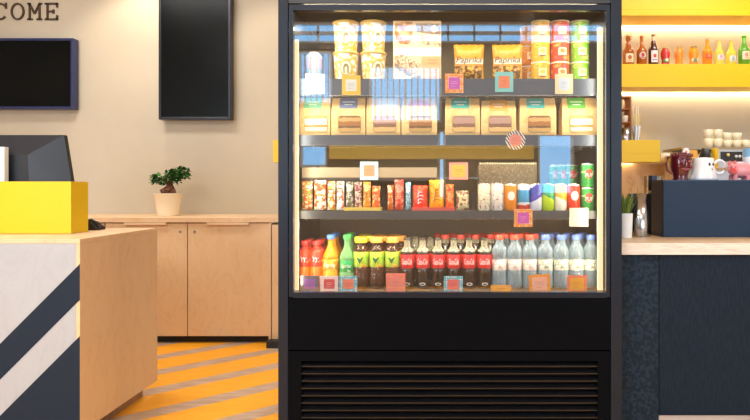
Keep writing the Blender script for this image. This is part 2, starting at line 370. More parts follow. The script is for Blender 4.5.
# ------------------------------------------------------------------ left: sideboard along the back wall
SBT = .967
tag(MB().box(-4.3, -.35, 4.58, WY-.002, SBT-.038, SBT).build('worktop', M['birchtop'], bevel=.002), 'long pale birch worktop along the back wall carrying the potted plant', 'worktop')
def cabinet(x0, x1, label, D=4.60, handles=True):
    t = thing('base_cabinet', label, 'cabinet', (x0, D, 0), 'birch base cabinets under the back worktop'); w_ = x1-x0
    MB().box(0, w_, .02, WY-D-.01, .055, SBT-.04).build('carcass', pm('#4d2c1c', .7), t)
    MB().box(.0, w_, .05, .3, 0, .054).build('toe_kick', pm('#15100d', .6), t)
    for k in range(2):
        xa, xb = w_*k/2+.0035, w_*(k+1)/2-.0035
        d = MB().box(xa, xb, 0, .019, .057, SBT-.045).build('door', M['birch'], t, .001)
        c_ = (xa+xb)/2
        MB().box(c_-.16, c_+.16, -.026, -.0005, SBT-.056, SBT-.0392).build('handle', pm('#e3c3a0', .4), d)
        kx = xb-.052 if k == 0 else xa+.052
        MB().lathe([(.009, 0), (.009, .004)], seg=12).build('keyhole', M['steelm'], d).matrix_local = __import__('mathutils').Matrix.Translation((kx, -.0005, SBT-.11)) @ __import__('mathutils').Matrix.Rotation(math.pi/2, 4, 'X')
    return t
def X(px, D): return (px-CX)/F*D
cabinet(X(105, 4.6), X(270, 4.6), 'birch double door cabinet between the desk and the cooler')
cabinet(X(105, 4.6)-1.3, X(105, 4.6)-.004, 'birch double door cabinet mostly hidden behind the striped desk')
t = thing('base_cabinet', 'narrow birch cabinet half hidden behind the left side of the cooler', 'cabinet', (X(271.5, 4.6), 4.52, 0), 'birch base cabinets under the back worktop')
MB().box(0, .018, 0, .6, .053, SBT-.04).build('side_panel', M['birch'], t)
MB().box(.024, .8, .004, .022, .053, SBT-.052).build('door', M['birch'], t)
MB().box(.019, .8, .03, .6, .053, SBT-.041).build('carcass', pm('#4d2c1c', .7), t)
MB().box(-.0, .8, -.06, .35, 0, .05).build('toe_kick', pm('#1a1c20', .6), t)

# ficus bonsai
P0 = at(168, 214, 4.86); P0.z = SBT+.001
t = thing('potted_bonsai', 'small ficus bonsai in a cream tapered pot on the back worktop', 'potted plant', P0)
t.scale = (1.14,)*3
sc = F/4.86
prof = [(.066, 0), (.070, .01), (.094, .158), (.096, .16), (.089, .16), (.086, .148), (.001, .145)]
MB().lathe(prof, seg=28).build('pot', M['cream'], t)
MB().lathe([(.084, .146), (.08, .152), (.001, .155)], seg=20, cap=False).build('soil', pm('#3a2a1e', .9), t)
tr = MB()
tr.tube([(.0, 0, .14), (.02, -.01, .185), (.012, 0, .22), (.02, 0, .26), (.035, .0, .3)], [.04, .036, .022, .014, .008], 10)
tr.tube([(-.03, -.02, .14), (-.028, -.02, .17), (.0, -.01, .20)], [.026, .024, .012], 8)
tr.tube([(.045, -.02, .14), (.045, -.02, .175), (.02, -.01, .205)], [.022, .02, .012], 8)
tr.tube([(.012, 0, .22), (-.03, 0, .25), (-.07, 0, .27)], [.012, .008, .005], 8)
tr.tube([(.02, 0, .26), (.07, 0, .3), (.1, 0, .32)], [.01, .008, .004], 8)
tr.build('trunk', patt('noise', ['#4a2c1c', '#6b4028', '#845337'], 60, .8), t)
fo = MB()
def leaf(mb, p, d, L, W, mi=0, up=Vector((0, 0, 1))):
    d = Vector(d).normalized(); s_ = d.cross(up)
    s_ = s_.normalized() if s_.length > .05 else Vector((1, 0, 0)); n_ = s_.cross(d)
    pts = [p, p+d*L*.3+s_*W*.42-n_*.002, p+d*L*.65+s_*W*.42, p+d*L, p+d*L*.65-s_*W*.42, p+d*L*.3-s_*W*.42, p+d*L*.5+n_*L*.1]
    mb.add(pts, [(0, 1, 6), (1, 2, 6), (2, 3, 6), (3, 4, 6), (4, 5, 6), (5, 0, 6)], mi)
for (cx_, cz_, rx, rz, nn) in [(-.07, .26, .038, .036, 110), (-.03, .245, .035, .025, 45), (.03, .285, .05, .035, 130), (.085, .305, .065, .034, 170), (.065, .265, .04, .028, 70), (.13, .285, .03, .018, 26)]:
    for _ in range(nn):
        a_, r_ = random.uniform(0, 6.283), math.sqrt(random.random()); y_ = random.uniform(-.05, .05)
        p = Vector((cx_+rx*r_*math.cos(a_), y_, cz_+rz*r_*math.sin(a_)))
        leaf(fo, p, (random.uniform(-1, 1), random.uniform(-1, .4), random.uniform(-.6, .7)), random.uniform(.024, .036), .022, random.choice((0, 0, 1, 2)))
fo.build('foliage', [pm('#2d6426', .6, spec=.2), pm('#4a8038', .6, spec=.2), pm('#1f4a1c', .6, spec=.2)], t)

# ------------------------------------------------------------------ left: striped reception desk
DX, DY0, DY1, DZ = X(80, 2.74), 2.74, 3.49, .962
t = thing('reception_desk', 'whitewashed plywood desk with navy diagonal stripes and birch side', 'desk', (DX, DY0, 0))
L_ = -1.35
MB().box(L_, -.0195, 0, .018, .075, DZ-.0205).build('front_panel', M['whitewash'], t)
MB().box(-.019, 0, 0, DY1-DY0, .075, DZ-.0205).build('side_panel', M['birch'], t, .001)
MB().box(L_, 0, 0, DY1-DY0, DZ-.02, DZ).build('desktop', [M['birchtop']], t, .001)
MB().box(L_, -.06, .06, DY1-DY0-.05, 0, .074).build('plinth', wood('plinth_wood', '#a88465', '#9a775a', '#8c6a4e'), t)
sF = F/DY0
def dz(py): return EZ-(py-CY)/sF
def dpoly(u0, u1):   # stripe between screen rows u0,u1 at the right corner, running 45 deg down to the left
    k = (-L_); x1 = -.0005; z0, z1 = dz(u1), dz(u0); lo = .0755
    pts = [(x1, z0), (x1, z1), (x1-k, z1-k), (x1-k, z0-k)]
    out = []
    for i in range(4):
        a_, b_ = pts[i], pts[(i+1) % 4]
        ia, ib = a_[1] >= lo, b_[1] >= lo
        if ia: out.append(a_)
        if ia != ib: q = (lo-a_[1])/(b_[1]-a_[1]); out.append((a_[0]+(b_[0]-a_[0])*q, lo))
    return out
MB().prism(dpoly(264, 300), -.0015, -.0002).build('painted_stripe', M['navyp'], t)
MB().prism(dpoly(336, 520)[::1], -.0015, -.0002).build('painted_stripe', M['navyp'], t)
DT = DZ+.001
# yellow box
a_ = at(71, 236, 3.06)
tag(MB().box(-2.75, a_.x, 3.06, 3.21, DT, 1.2+5.5/600*3.06).build('counter_box', M['yellow'], bevel=.001), 'bright yellow box screen standing on the striped desk', 'box')
# point-of-sale monitor, back casing towards us
t = thing('monitor', 'black monitor with faceted back casing behind the yellow desk box', 'monitor', (X(36, 3.34), 3.34, DT))
s_ = 3.34/F; zt = 1.2+52*s_-DT; zb = 1.2-8*s_-DT
def q(px, py): return (px-36)*s_, 1.2+(187-py)*s_-DT
A0 = [q(-58, 189), q(72.5, 189), q(64, 135), q(-58, 135)]
B0 = [q(-30, 189), q(37, 189), q(35, 155.5), q(-30, 155.5)]
cm = MB(); vs = [(x, .0, z) for x, z in A0]+[(x, -.06, z) for x, z in B0]+[(x, .03, z) for x, z in A0]
cm.add(vs, [(4, 5, 6, 7), (0, 1, 5, 4), (1, 2, 6, 5), (2, 3, 7, 6), (3, 0, 4, 7), (0, 8, 9, 1), (1, 9, 10, 2), (2, 10, 11, 3), (3, 11, 8, 0), (8, 11, 10, 9)])
cm.build('casing', pm('#161c26', .42), t)
MB().box(-.05, .05, -.03, .02, .012, zb+.02).build('stand_neck', M['blackm'], t)
MB().box(-.12, .12, -.08, .05, 0, .0118).build('stand_foot', M['blackm'], t, .003)
a_ = at(6, 147, 3.235)
tag(MB().box(a_.x-.12, a_.x, 3.222, 3.255, DT, a_.z).build('card_stand', [M['white']], bevel=.002), 'white upright stand at the left edge in front of the black monitor', 'stand')
ph = thing('desk_phone', 'small dark desk phone beside the right end of the yellow box', 'phone', (X(92.5, 3.3), 3.33, DT)); ph.scale = (.62, .9, .9)
MB().prism([(-.05, 0), (.05, 0), (.05, .012), (-.02, .05), (-.05, .05)], -.04, .05).build('phone_base', pm('#241d1a', .5), ph, .004)
MB().tube([(-.045, -.02, .056), (-.02, -.02, .062), (.02, -.02, .045), (.05, -.02, .022)], [.012, .009, .009, .012], 10).build('handset', pm('#1a1614', .4), ph)

# ------------------------------------------------------------------ the display cooler
FL, FR, FD, FB = X(278, 2.6), X(622, 2.6), 2.6, 3.36
IL, IR = -.672, .752
fr_ = thing('display_cooler', 'large black glass-fronted display cooler full of snacks and drinks', 'cooler', (0, FD, 0))
def fz(py, D=2.6): return EZ-(py-CY)/F*D
gx0, gx1, gz0, gz1 = X(293, 2.6), X(606.5, 2.6), fz(292.5), fz(10)
MB().box(FL, X(288, 2.6), 0, FB-FD, 0, 2.14).build('side_panel', M['slate'], fr_, .003)
MB().box(X(611, 2.6), FR, 0, FB-FD, 0, 2.14).build('side_panel', M['slate'], fr_, .003)
xl, xr = X(288, 2.6)+.001, X(611, 2.6)-.001
MB().box(xl, xr, .0, FB-FD, fz(3.5), 2.14).build('top_fascia', pm('#23262b', .35), fr_, .002)
fm = MB(); x0, x1 = xl+.003, xr-.003
fm.box(x0, gx0, 0, .03, gz0-.02, fz(4.5)).box(gx1, x1, 0, .03, gz0-.02, fz(4.5)).box(gx0, gx1, 0, .03, gz1, fz(4.5)).box(gx0, gx1, 0, .03, gz0-.024, gz0)
fm.build('window_frame', M['slate'], fr_)
MB().box(gx0+.0005, gx1-.0005, .012, .018, gz0+.0005, gz1-.0005).build('glass_pane', pane_mat('cooler_glass', .085), fr_)
MB().box(xl, xr, .004, .03, fz(350.3), fz(298.5)).build('lower_panel', M['black'], fr_, .001)
MB().box(xl, xr, .06, FB-FD, .1, gz0-.03).build('machine_housing', pm('#0c0d0f', .6), fr_)
MB().box(xl+.02, xr-.02, .1, FB-FD-.1, 0, .099).build('base_plinth', M['blackm'], fr_)
# grille panel
gm = MB(); lx0, lx1 = X(301, 2.6), X(598, 2.6); lzt = fz(361); n_l = 17; pitch = 7.35/F*2.6; lzb = lzt-n_l*pitch
gm.box(xl, lx0, 0, .028, .1, fz(351.3)).box(lx1, xr, 0, .028, .1, fz(351.3)).box(lx0, lx1, 0, .028, lzt, fz(351.3)).box(lx0, lx1, 0, .028, .1, lzb)
gm.box(lx0, lx1, .045, .05, lzb, lzt, 2)
for k in range(n_l):
    z = lzt-(k+.5)*pitch
    gm.add([(lx0, .004, z-.011), (lx1, .004, z-.011), (lx1, .004, z-.006), (lx0, .004, z-.006), (lx0, .03, z+.008), (lx1, .03, z+.008), (lx1, .03, z+.004), (lx0, .03, z+.004)],
           [(0, 1, 2, 3), (3, 2, 5, 4), (0, 7, 6, 1)], 1)
gm.build('ventilation_grille', [M['black'], pm('#101114', .25, spec=.5), pm('#020202', .9)], fr_)
# liner
lm = MB(); yb = FB-FD-.06
lm.box(IL-.02, IL, .032, yb, gz0, 2.02).box(IR, IR+.02, .032, yb, gz0, 2.02)
lm.box(IL, IR, .032, yb, 2.0, 2.02).box(IL, IR, yb-.02, yb, gz0, 2.0)
lm.build('interior_liner', M['liner'], fr_)
zD = .733
MB().box(IL, IR, .031, yb-.021, gz0-.02, zD).build('bottom_deck', pm('#3f3b37', .5), fr_)
def Lx(px, D=2.69): return X(px, D)
def shelf(z, D0, D1, x0, x1, rail, railm, th=.014):
    s_ = MB().box(x0, x1, D0-FD, D1-FD, z-th, z).build('shelf', pm('#5f5d59', .4, .3), fr_)
    MB().box(x0, x1, D0-FD-.006, D0-FD-.0005, z-rail, z+.004).build('price_rail', railm, s_)
    for q_ in (x0+.004, x1-.012):
        MB().box(q_, q_+.008, D1-FD-.25, D1-FD, z-th-.03, z-th-.0005).build('shelf_bracket', M['steelm'], s_)
    return s_
ZA, ZB, ZC = fz(80, 2.70), fz(136, 2.70), fz(211.5, 2.70)
SX0, SX1 = IL+.03, IR-.035
shelf(ZA, 2.695, 3.26, SX0, SX1, .072, M['rail'])
shelf(ZB, 2.695, 3.26, SX0, SX1, .045, M['rail'])
ZM = fz(177.5, 2.80)
shelf(ZM, 2.80, 3.26, SX0, Lx(437, 2.8), .004, M['liner'])
shelf(ZC, 2.695, 3.26, SX0, SX1, .032, M['grey'])
mid = MB().box(SX0, Lx(437, 2.8), .19, .1945, ZM, fz(167.5, 2.8)).build('shelf_upstand', pm('#b9a88c', .35, .3), fr_)
wr = MB(); wr.box(Lx(437, 2.8)+.001, Lx(480, 2.8), .2, .204, ZM-.004, ZM).box(Lx(480, 2.8), Lx(482, 2.8), .2, .6, ZM-.004, ZM); wr.build('wire_rail', M['steelm'], fr_)
# light bars: corner bars, shelf bars and top bar
led = pm('#f2dcae', .5, emit=.75); led2 = pm('#fff0c8', .5, emit=3)
lb = [(X(294.2, 2.645), X(298.5, 2.645), fz(290, 2.645), fz(40, 2.645)), (X(597.5, 2.645), X(602.5, 2.645), fz(290, 2.645), fz(28, 2.645))]
for a_, b_, c_, d_ in lb: MB().box(a_, b_, .036, .052, c_, d_).build('light_bar', led, fr_)
MB().box(X(300, 2.64), X(520, 2.64), .034, .046, 1.975, 1.982).build('light_bar', led2, fr_)
LW = (1, .87, .64)
H = math.pi/2
strip_area('cooler_light', (lb[0][1]+.006, 2.662, 1.34), (1, .45, 0), (0, 0, 1), (.02, 1.15), 2.3, LW)
strip_area('cooler_light', (lb[1][0]-.006, 2.662, 1.34), (-1, .45, 0), (0, 0, 1), (.02, 1.15), 2.3, LW)
for z, p, D in ((1.985, 5, 2.66), (ZA-.075, 3, 2.70), (ZB-.05, 4, 2.70), (ZC-.036, 7, 2.70)):
    area('cooler_light', (.04, D, z), (1.3, .02), p, LW, (math.radians(-22), 0, 0))
    area('cooler_light', (.04, 2.98, z if z > 1.9 else z+.03), (1.3, .05), p*.55, LW, (math.radians(0), 0, 0))

# ------------------------------------------------------------------ product builders (prototype at origin, front towards -Y)
def place(proto, loc, label, used, group=None, rz=0):
    if proto.name not in used: o = proto; used.add(proto.name)
    else: o = copy_tree(proto)
    o.location = loc; o['label'] = label; o.rotation_euler.z = rz
    if group: o['group'] = group
    return o
USED = set()
K = 2.77/F      # metres per pixel at product depth
def pz(base_z): return base_z+.0012
# -- bags of sandwiches
M['kraft'] = patt('noise', ['#e3bd80', '#e8c48a', '#dfb878'], 18, .7)
sand = [patt('bands', [(0, '#9c713e'), (.2, '#bd9658'), (.42, '#5f4126'), (.5, '#94602f'), (.68, '#b9935c'), (.85, '#6f4f32')], .11, .6),
        patt('bands', [(0, '#b98a52'), (.25, '#d9b073'), (.45, '#7e5a48'), (.6, '#a8887c'), (.85, '#927468')], .11, .6),
        patt('bands', [(0, '#d9b27a'), (.3, '#f1e3bd'), (.45, '#b7823e'), (.55, '#f3e5c2'), (.8, '#c49a62')], .11, .6)]
def sandwich_bag(w, h, sticker, si, d=.085, stx=0., stw=.082, blank=False):
    t = thing('sandwich_bag', 'x', 'sandwich bag')
    xs = [-w/2, w/2]; vs = []
    for z, wf, ya, yb in ((0, 1, 0, d), (h*.1, 1.01, -.003, d+.003), (h*.72, 1, 0, d), (h*.97, .97, .018, .030), (h, .97, .020, .026)):
        vs += [(-w/2*wf, ya, z), (w/2*wf, ya, z), (w/2*wf, (ya+yb)/2+.0, z), (w/2*wf, yb, z), (-w/2*wf, yb, z), (-w/2*wf, (ya+yb)/2, z)]
    for i in (2, 3):   # gusset folded inwards
        for j in (2, 5): x_, y_, z_ = vs[i*6+j]; vs[i*6+j] = (x_*.9, y_, z_)
    fs = [(i*6+k, i*6+(k+1) % 6, (i+1)*6+(k+1) % 6, (i+1)*6+k) for i in range(4) for k in range(6)]+[(5, 4, 3, 2, 1, 0), (24, 25, 26, 27, 28, 29)]
    MB().add(vs, fs).build('paper_bag', M['kraft'], t)
    MB().prism(rrect(.106, .078, .014, .006, .058), -.0052, -.0036).build('window_rim', pm('#a98658', .6), t)
    MB().prism(rrect(.101, .073, .011, .006, .058), -.0064, -.0053).build('clear_window', sand[si], t)
    zc, hh = h*.862, .050
    def fy(z): return .018*(z-h*.72)/(h*.25)-.0015
    if sticker == 'ellipse':
        pl = [(.052*math.cos(q_*math.pi/10)+stx, zc-.012+.03*math.sin(q_*math.pi/10)) for q_ in range(11)]
        MB().add([(x, fy(z), z) for x, z in pl], [tuple(range(11))]).build('sticker', pm('#dd7766', .4), t)
    elif sticker:
        x0, x1, z0, z1 = stx-stw/2, stx+stw/2, zc-hh/2, zc+hh/2
        mb = MB().add([(x0, fy(z0), z0), (x1, fy(z0), z0), (x1, fy(z1), z1), (x0, fy(z1), z1)], [(0, 1, 2, 3)])
        st = mb.build('sticker', pm(sticker, .4), t)
        mm = MB()
        for zz_, wd in ((zc+.006, .7), (zc-.007, .45)):
            q0, q1 = zz_-.002, zz_+.002
            mm.add([(stx-stw/2*wd, fy(q0)-.0006, q0), (stx+stw/2*wd, fy(q0)-.0006, q0), (stx+stw/2*wd, fy(q1)-.0006, q1), (stx-stw/2*wd, fy(q1)-.0006, q1)], [(0, 1, 2, 3)])
        mm.build('printed_lines', pm('#eef6ee', .5), st)
    return t
bags = [(299.5, 330.5, '#6fbf93', 2, 'green', -.01), (331.5, 365.5, '#6c7fa8', 0, 'grey-blue', .0), (366.5, 400.5, '#f2eee6', 1, 'white', .02), (401.5, 437, 'ellipse', 0, 'half-round coral', 0),
        (445, 480, '#3fb3a8', 1, 'teal', -.01), (481, 516, '#e8a444', 1, 'orange', .0), (519.5, 556, '#49b5b2', 0, 'teal', -.01), (562, 597.5, '#5cb548', 2, 'green', -.015)]
where = ['leftmost on the second shelf', 'second from the left on the second shelf', 'third from the left on the second shelf', 'just left of the gap in the bag row', 'just right of the gap in the bag row', 'behind and left of the round zebra tag', 'second from the right in the bag row', 'rightmost on the second shelf']
for i, (x0, x1, st, si, cn, sx) in enumerate(bags):
    b_ = sandwich_bag((x1-x0)*K-.002, (39 if i not in (5,) else 36.5)*K, st, si, stx=sx, stw=.082)
    b_.location = ((x0+x1-2*CX)/2/F*2.76, 2.755, pz(ZB))
    tag(b_, 'kraft sandwich bag with %s sticker, %s' % (cn, where[i]), group='kraft sandwich bags on the second shelf')
# -- top shelf: popcorn tubs
def tub():
    t = thing('snack_tub', 'x', 'tub'); h, rb, rt = 30.6*K, .0505, .0575
    prof = [(rb, 0), (rt, h-.012)]
    MB().lathe(prof, seg=28).build('tub_body', patt('noise', ['#ffffff', '#fbf3d8', '#e8b93c', '#f4e2a0'], 42, .4, thr=[0, .44, .5, .62]), t)
    MB().lathe([(rt+.001, h-.0115), (rt+.005, h-.010), (rt+.005, h-.003), (rt+.001, h), (.001, h)], seg=28).build('lid', pm('#e6c46a', .35), t)
    zr = lambda z: rb+(rt-rb)*z/(h-.012)
    e = MB(); wrap(e, ellipse(.031, .037), 0, .014, h*.45, .0008, 0, zr); wrap(e, ellipse(.025, .031), 0, .014, h*.45, .0013, 1, zr)
    wrap(e, [(-.012, -.024), (.012, -.024), (.013, .004), (.008, .016), (0, .02), (-.008, .016), (-.013, .004)], 0, .014, h*.45, .0018, 2, zr)
    wrap(e, [(-.006, -.024), (.006, -.024), (.006, .0), (0, .007), (-.006, .0)], 0, .014, h*.45, .0023, 1, zr)
    e.build('emblem', [pm('#d8a62c', .35), pm('#f5edcf', .4), pm('#8f7a2c', .4)], t); return t, h
tb, th_ = tub()
for i, px in enumerate((346, 373.5)):
    for j in range(2):
        place(tb, ((px-CX)/F*2.80, 2.80, pz(ZA)+j*(th_+.0012)), 'gold and white snack tub, %s one of the %s stack of two' % (['lower', 'upper'][j], ['left', 'right'][i]), USED, 'stacked gold and white snack tubs', rz=[-.1, .25][i])
# pink pot behind the white card
t = thing('pink_cup', 'pale cup with pink band behind the white card on the top shelf', 'cup', ((314-CX)/F*2.82, 2.82, pz(ZA)))
MB().lathe([(.03, 0), (.036, .12)], seg=20).build('cup_body', clearmat('pale_plastic', '#e9eef2', .45, .2), t)
MB().lathe([(.0355, .07), (.0372, .115)], seg=20, cap=False).build('cup_band', pm('#e7a9a6', .5), t)
MB().lathe([(.039, .1205), (.039, .128), (.02, .15), (.001, .152)], seg=20).build('cup_lid', pm('#e9e4e0', .35), t)
# carton
t = thing('snack_carton', 'tall printed carton with food pictures standing on the top shelf', 'carton', ((417-CX)/F*2.76, 2.757, pz(ZA)))
cw, chh = 47.5*K, 61*K
MB().box(-cw/2, cw/2, 0, .09, 0, chh).build('carton_body', pm('#ecd2a6', .5), t, .001)
def cq(px, py): return (px-417)*K, (80-py)*K
pr = MB()
def pp(pts, mi, y=-.0006): pr.add([(cq(*p)[0], y-.0003*mi, cq(*p)[1]) for p in pts], [tuple(range(len(pts)))], mi)
pp([(394, 79), (394, 20), (441, 20), (441, 79)], 0)
pp([(395, 20.5), (412.5, 20.5), (412.5, 36), (409, 43), (400, 42), (395, 35)], 1)
pp([(416, 22), (440.5, 22), (440.5, 33), (426, 32), (416, 30)], 2)
pp([(413, 36), (425, 33), (440.5, 36), (440.5, 45), (425, 43)], 4)
pp([(394, 46), (441, 46), (441, 54), (394, 54)], 3)
pp([(395, 54), (403, 53), (423, 64), (414, 73), (395, 61)], 4)
pp([(395, 58), (412, 66), (418, 68), (410, 75), (395, 66)], 2)
pp([(395, 72), (402, 70), (408, 79), (395, 79)], 3)
pp([(412, 75), (421, 73), (421, 77), (412, 79)], 2)
pp([(421.5, 55), (440.5, 55), (440.5, 79), (421.5, 79)], 5)
for k, y_ in enumerate((58, 61, 67, 70, 75)): pp([(428, y_), (437, y_), (437, y_+.7), (428, y_+.7)], 6)
pp([(430, 27), (434, 23), (438, 27), (434, 31)], 3)
pr.build('printed_front', [pm('#efd9b2', .5), patt('noise', ['#a8662f', '#d99a4c', '#f0cf8e'], 30), patt('noise', ['#5d4c4c', '#8a7768', '#b49a80'], 60, sc=(1, 1, 3)), pm('#fbf8f2', .5),
   patt('noise', ['#caa27a', '#eadbb8', '#a37a55'], 50), pm('#e2b27c', .5), pm('#b87d55', .5)], t)
# -- pillow packs
def pillow_mb(w, h, t, nx=10, nz=14, crimp=.06, mi=0, jag=True):
    mb = MB(); vs = []
    for sgn in (-1, 1):
        for j in range(nz+1):
            v = j/nz; cr = min(v, 1-v)
            for i in range(nx+1):
                u = i/nx*2-1
                th = 0 if cr < crimp else t/2*(1-abs(u)**2.6)**.6*min(1, ((cr-crimp)/(.5-crimp)*2.2))**.6
                ww = w/2*(1 - .07*math.sin(math.pi*v) if cr >= crimp else 1)
                zj = (.002*((i % 2)*2-1) if jag and j in (0, nz) else 0)
                vs.append((u*ww, sgn*(th+.0006), h*v+zj))
    N = (nx+1)*(nz+1); fs = []
    for j in range(nz):
        for i in range(nx):
            a_ = j*(nx+1)+i; fs.append((a_, a_+1, a_+nx+2, a_+nx+1)); fs.append((N+a_, N+a_+nx+1, N+a_+nx+2, N+a_+1))
    for j in range(nz):
        for i in (0, nx): a_ = j*(nx+1)+i; q_ = (a_, a_+nx+1, N+a_+nx+1, N+a_); fs.append(q_ if i == 0 else q_[::-1])
    for i in range(nx):
        fs.append((i, N+i, N+i+1, i+1)); a_ = nz*(nx+1)+i; fs.append((a_, a_+1, N+a_+1, N+a_))
    return mb.add(vs, fs, mi, True)
def chips():
    w, h = 31*K, 38*K; t = thing('chips_bag', 'x', 'chips bag')
    m, nt, b = base('chips_print'); v = coords(nt)
    s = nt.nodes.new('ShaderNodeSeparateXYZ'); nt.links.new(v, s.inputs[0])
    n = nt.nodes.new('ShaderNodeTexNoise'); n.inputs['Scale'].default_value = 55; nt.links.new(v, n.inputs[0])
    chip = ramp(nt, n.outputs[0], [(0, '#6b4a16'), (.45, '#d98f24'), (.55, '#f2c765'), (.63, '#8c6a2a')], 'CONSTANT')
    top = ramp(nt, n.outputs[0], [(.3, '#f2ac30'), (.7, '#ec9c26')])
    c_ = nt.nodes.new('ShaderNodeMath'); c_.operation = 'LESS_THAN'; c_.inputs[1].default_value = h*.42; nt.links.new(s.outputs['Z'], c_.inputs[0])
    mx = nt.nodes.new('ShaderNodeMixRGB'); nt.links.new(c_.outputs[0], mx.inputs[0]); nt.links.new(top, mx.inputs[1]); nt.links.new(chip, mx.inputs[2])
    nt.links.new(mx.outputs[0], b.inputs['Base Color']); b.inputs['Roughness'].default_value = .3
    bag = pillow_mb(w, h, .05).build('bag_body', m, t)
    bn = MB().add([(-w*.44, -.0262, h*.46), (w*.44, -.0262, h*.46), (w*.44, -.0262, h*.6), (-w*.44, -.0262, h*.6)], [(0, 1, 2, 3)]).build('name_band', pm('#fbf1d6', .4), t)
    text_mb('Paprika', .037, 0, h*.55, -.0268, slant=.25, maxw=w*.9).build('lettering', pm('#2b2118', .5), bn); return t
cb = chips()
place(cb, ((469-CX)/F*2.78, 2.785, pz(ZA)+.002), 'yellow Paprika chips bag beside the tall printed carton', USED, 'paprika chips bags')
place(cb, ((507.5-CX)/F*2.78, 2.785, pz(ZA)+.002), 'yellow Paprika chips bag beside the stacked yellow tubes', USED, 'paprika chips bags', -.06)
# -- short crisp tubes, three high
def tube_can(c1, c2, c3):
    t = thing('crisp_tube', 'x', 'crisp tube'); r, h = 9.2*K, 20.4*K
    MB().lathe([(r, 0), (r, h-.007)], seg=26).build('tube_body', patt('noise', [c1, c1, c2, c3], 26, .35, thr=[0, .4, .58, .66]), t)
    MB().lathe([(r+.001, h-.0065), (r+.0015, h-.001), (r-.003, h), (.001, h)], seg=26).build('lid', pm('#f0ead2', .35), t)
    e = MB(); wrap(e, rrect(.04, .036, .006), r, .004, h*.47, .0008, 0); wrap(e, ellipse(.012, .010), r, .004, h*.5, .0014, 1)
    wrap(e, [(-.014, -.004), (.014, -.004), (.014, .001), (-.014, .001)], r, .004, h*.27, .0014, 2)
    e.build('printed_patch', [pm('#f3e4b8', .4), pm(c2, .4), pm('#7a4a2a', .4)], t); return t, h
for ci, (px, cn, cc) in enumerate([(540.5, 'yellow', ('#efb028', '#f6d254', '#d27a1c')), (560, 'red', ('#d8472e', '#ef8a3a', '#f3c25a')), (579.7, 'green', ('#7cc22e', '#c8e06a', '#3f9a2c'))]):
    tc_, hh = tube_can(*cc)
    for j in range(3):
        place(tc_, ((px-CX)/F*2.79, 2.79, pz(ZA)+j*(hh+.0012)), '%s crisp tube, %s of the stack of three on the top shelf' % (cn, ['bottom', 'middle', 'top'][j]), USED, 'stacked crisp tubes')
tc_, hh = tube_can('#e88a26', '#f4b84a', '#c8541c')
for j in range(3):
    place(tc_, ((529.5-CX)/F*2.875, 2.885, pz(ZA)+j*(hh+.0012)), 'orange crisp tube, %s of the stack behind the yellow tubes' % ['bottom', 'middle', 'top'][j], USED, 'stacked crisp tubes')

# -- third shelf: candy packs
zc_ = pz(ZC)
def pack(px0, px1, top, cols, label, D=2.77, t_=.022, scale=55, base_px=211, kind='noise', name='candy_pack', cat='candy', lift=0, txt=None, tcol='#ffffff', tilt=0, sc=(1, 1, 1)):
    k = D/F; w, h = (px1-px0)*k, (base_px-top)*k
    o = pillow_mb(w, h, t_, 6, 12, .05)
    mt = patt(kind, cols, scale, .3, sc=sc)
    if txt:
        r = thing(name, label, cat, (((px0+px1)/2-CX)/F*D, D, zc_+lift+.002)); r.rotation_euler.y = tilt
        b_ = o.build('wrapper', mt, r)
        text_mb(txt, min(w*.42, .03) if h > w*1.4 else h*.2, 0, h*.5, -t_/2-.0012, maxw=(h*.75 if h > w*1.4 else w*.8), vertical=h > w*1.4).build('lettering', pm(tcol, .5), b_)
        tag(r, group='snack packs on the third shelf')
    else:
        r = o.build(name, mt, loc=(((px0+px1)/2-CX)/F*D, D, zc_+lift+.002)); r.rotation_euler.y = tilt
        tag(r, label, cat, 'snack packs on the third shelf')
    return r
pack(301.5, 313, 182, ['#f4e9c8', '#f08a2c', '#e2452c', '#7fae46'], 'narrow cream pack with orange and green confetti print, leftmost on the third shelf', scale=70)
pack(314, 326.5, 181, ['#fbf3dc', '#f7f0e6', '#e89a4e', '#d8502e'], 'wide white and orange candy pack, second from the left on the third shelf', scale=50)
pack(327.5, 335.5, 182, ['#f8f1e2', '#f4c23c', '#e86a34', '#ffffff'], 'slim white pack with yellow top left of the red-edged white pack', scale=40)
pack(336.5, 344.5, 182, ['#ffffff', '#fdf8f2', '#e8705a', '#f3cfc0'], 'slim white pack with red edge left of the yellow tray', scale=38)
# trays
def tray(name, label, px0, px1, colr):
    D = 2.755; k = D/F; x0, x1 = (px0-CX)*k, (px1-CX)*k; h_ = 3.6*k
    mb = MB(); mb.box(x0, x1, D-.035, D-.032, zc_, zc_+h_).box(x0, x1, D+.05, D+.053, zc_, zc_+h_).box(x0, x0+.003, D-.032, D+.05, zc_, zc_+h_).box(x1-.003, x1, D-.032, D+.05, zc_, zc_+h_).box(x0+.003, x1-.003, D-.032, D+.05, zc_, zc_+.003)
    tag(mb.build(name, pm(colr, .5)), label, 'tray')
tray('snack_tray', 'shallow yellow tray under four candy sticks on the third shelf', 345, 381.5, '#f3cf5a')
tray('snack_tray', 'shallow red tray under the red and yellow bags on the third shelf', 412, 455, '#e2584a')
L3 = .006
pack(346, 353.5, 181.5, ['#5f5f52', '#8a8a76', '#e8e4d2'], 'grey-green candy stick standing first in the yellow tray', lift=L3, txt='~~f', D=2.77, base_px=209)
pack(354.5, 362, 182, ['#7a5a4c', '#e8d3c0', '#8a4a52'], 'brown and cream candy stick standing second in the yellow tray', lift=L3, base_px=209)
pack(363, 371, 182, ['#e8a02c', '#d9801c', '#f6d88a'], 'golden candy stick standing third in the yellow tray', lift=L3, txt='~~n', tcol='#5a3314', base_px=209)
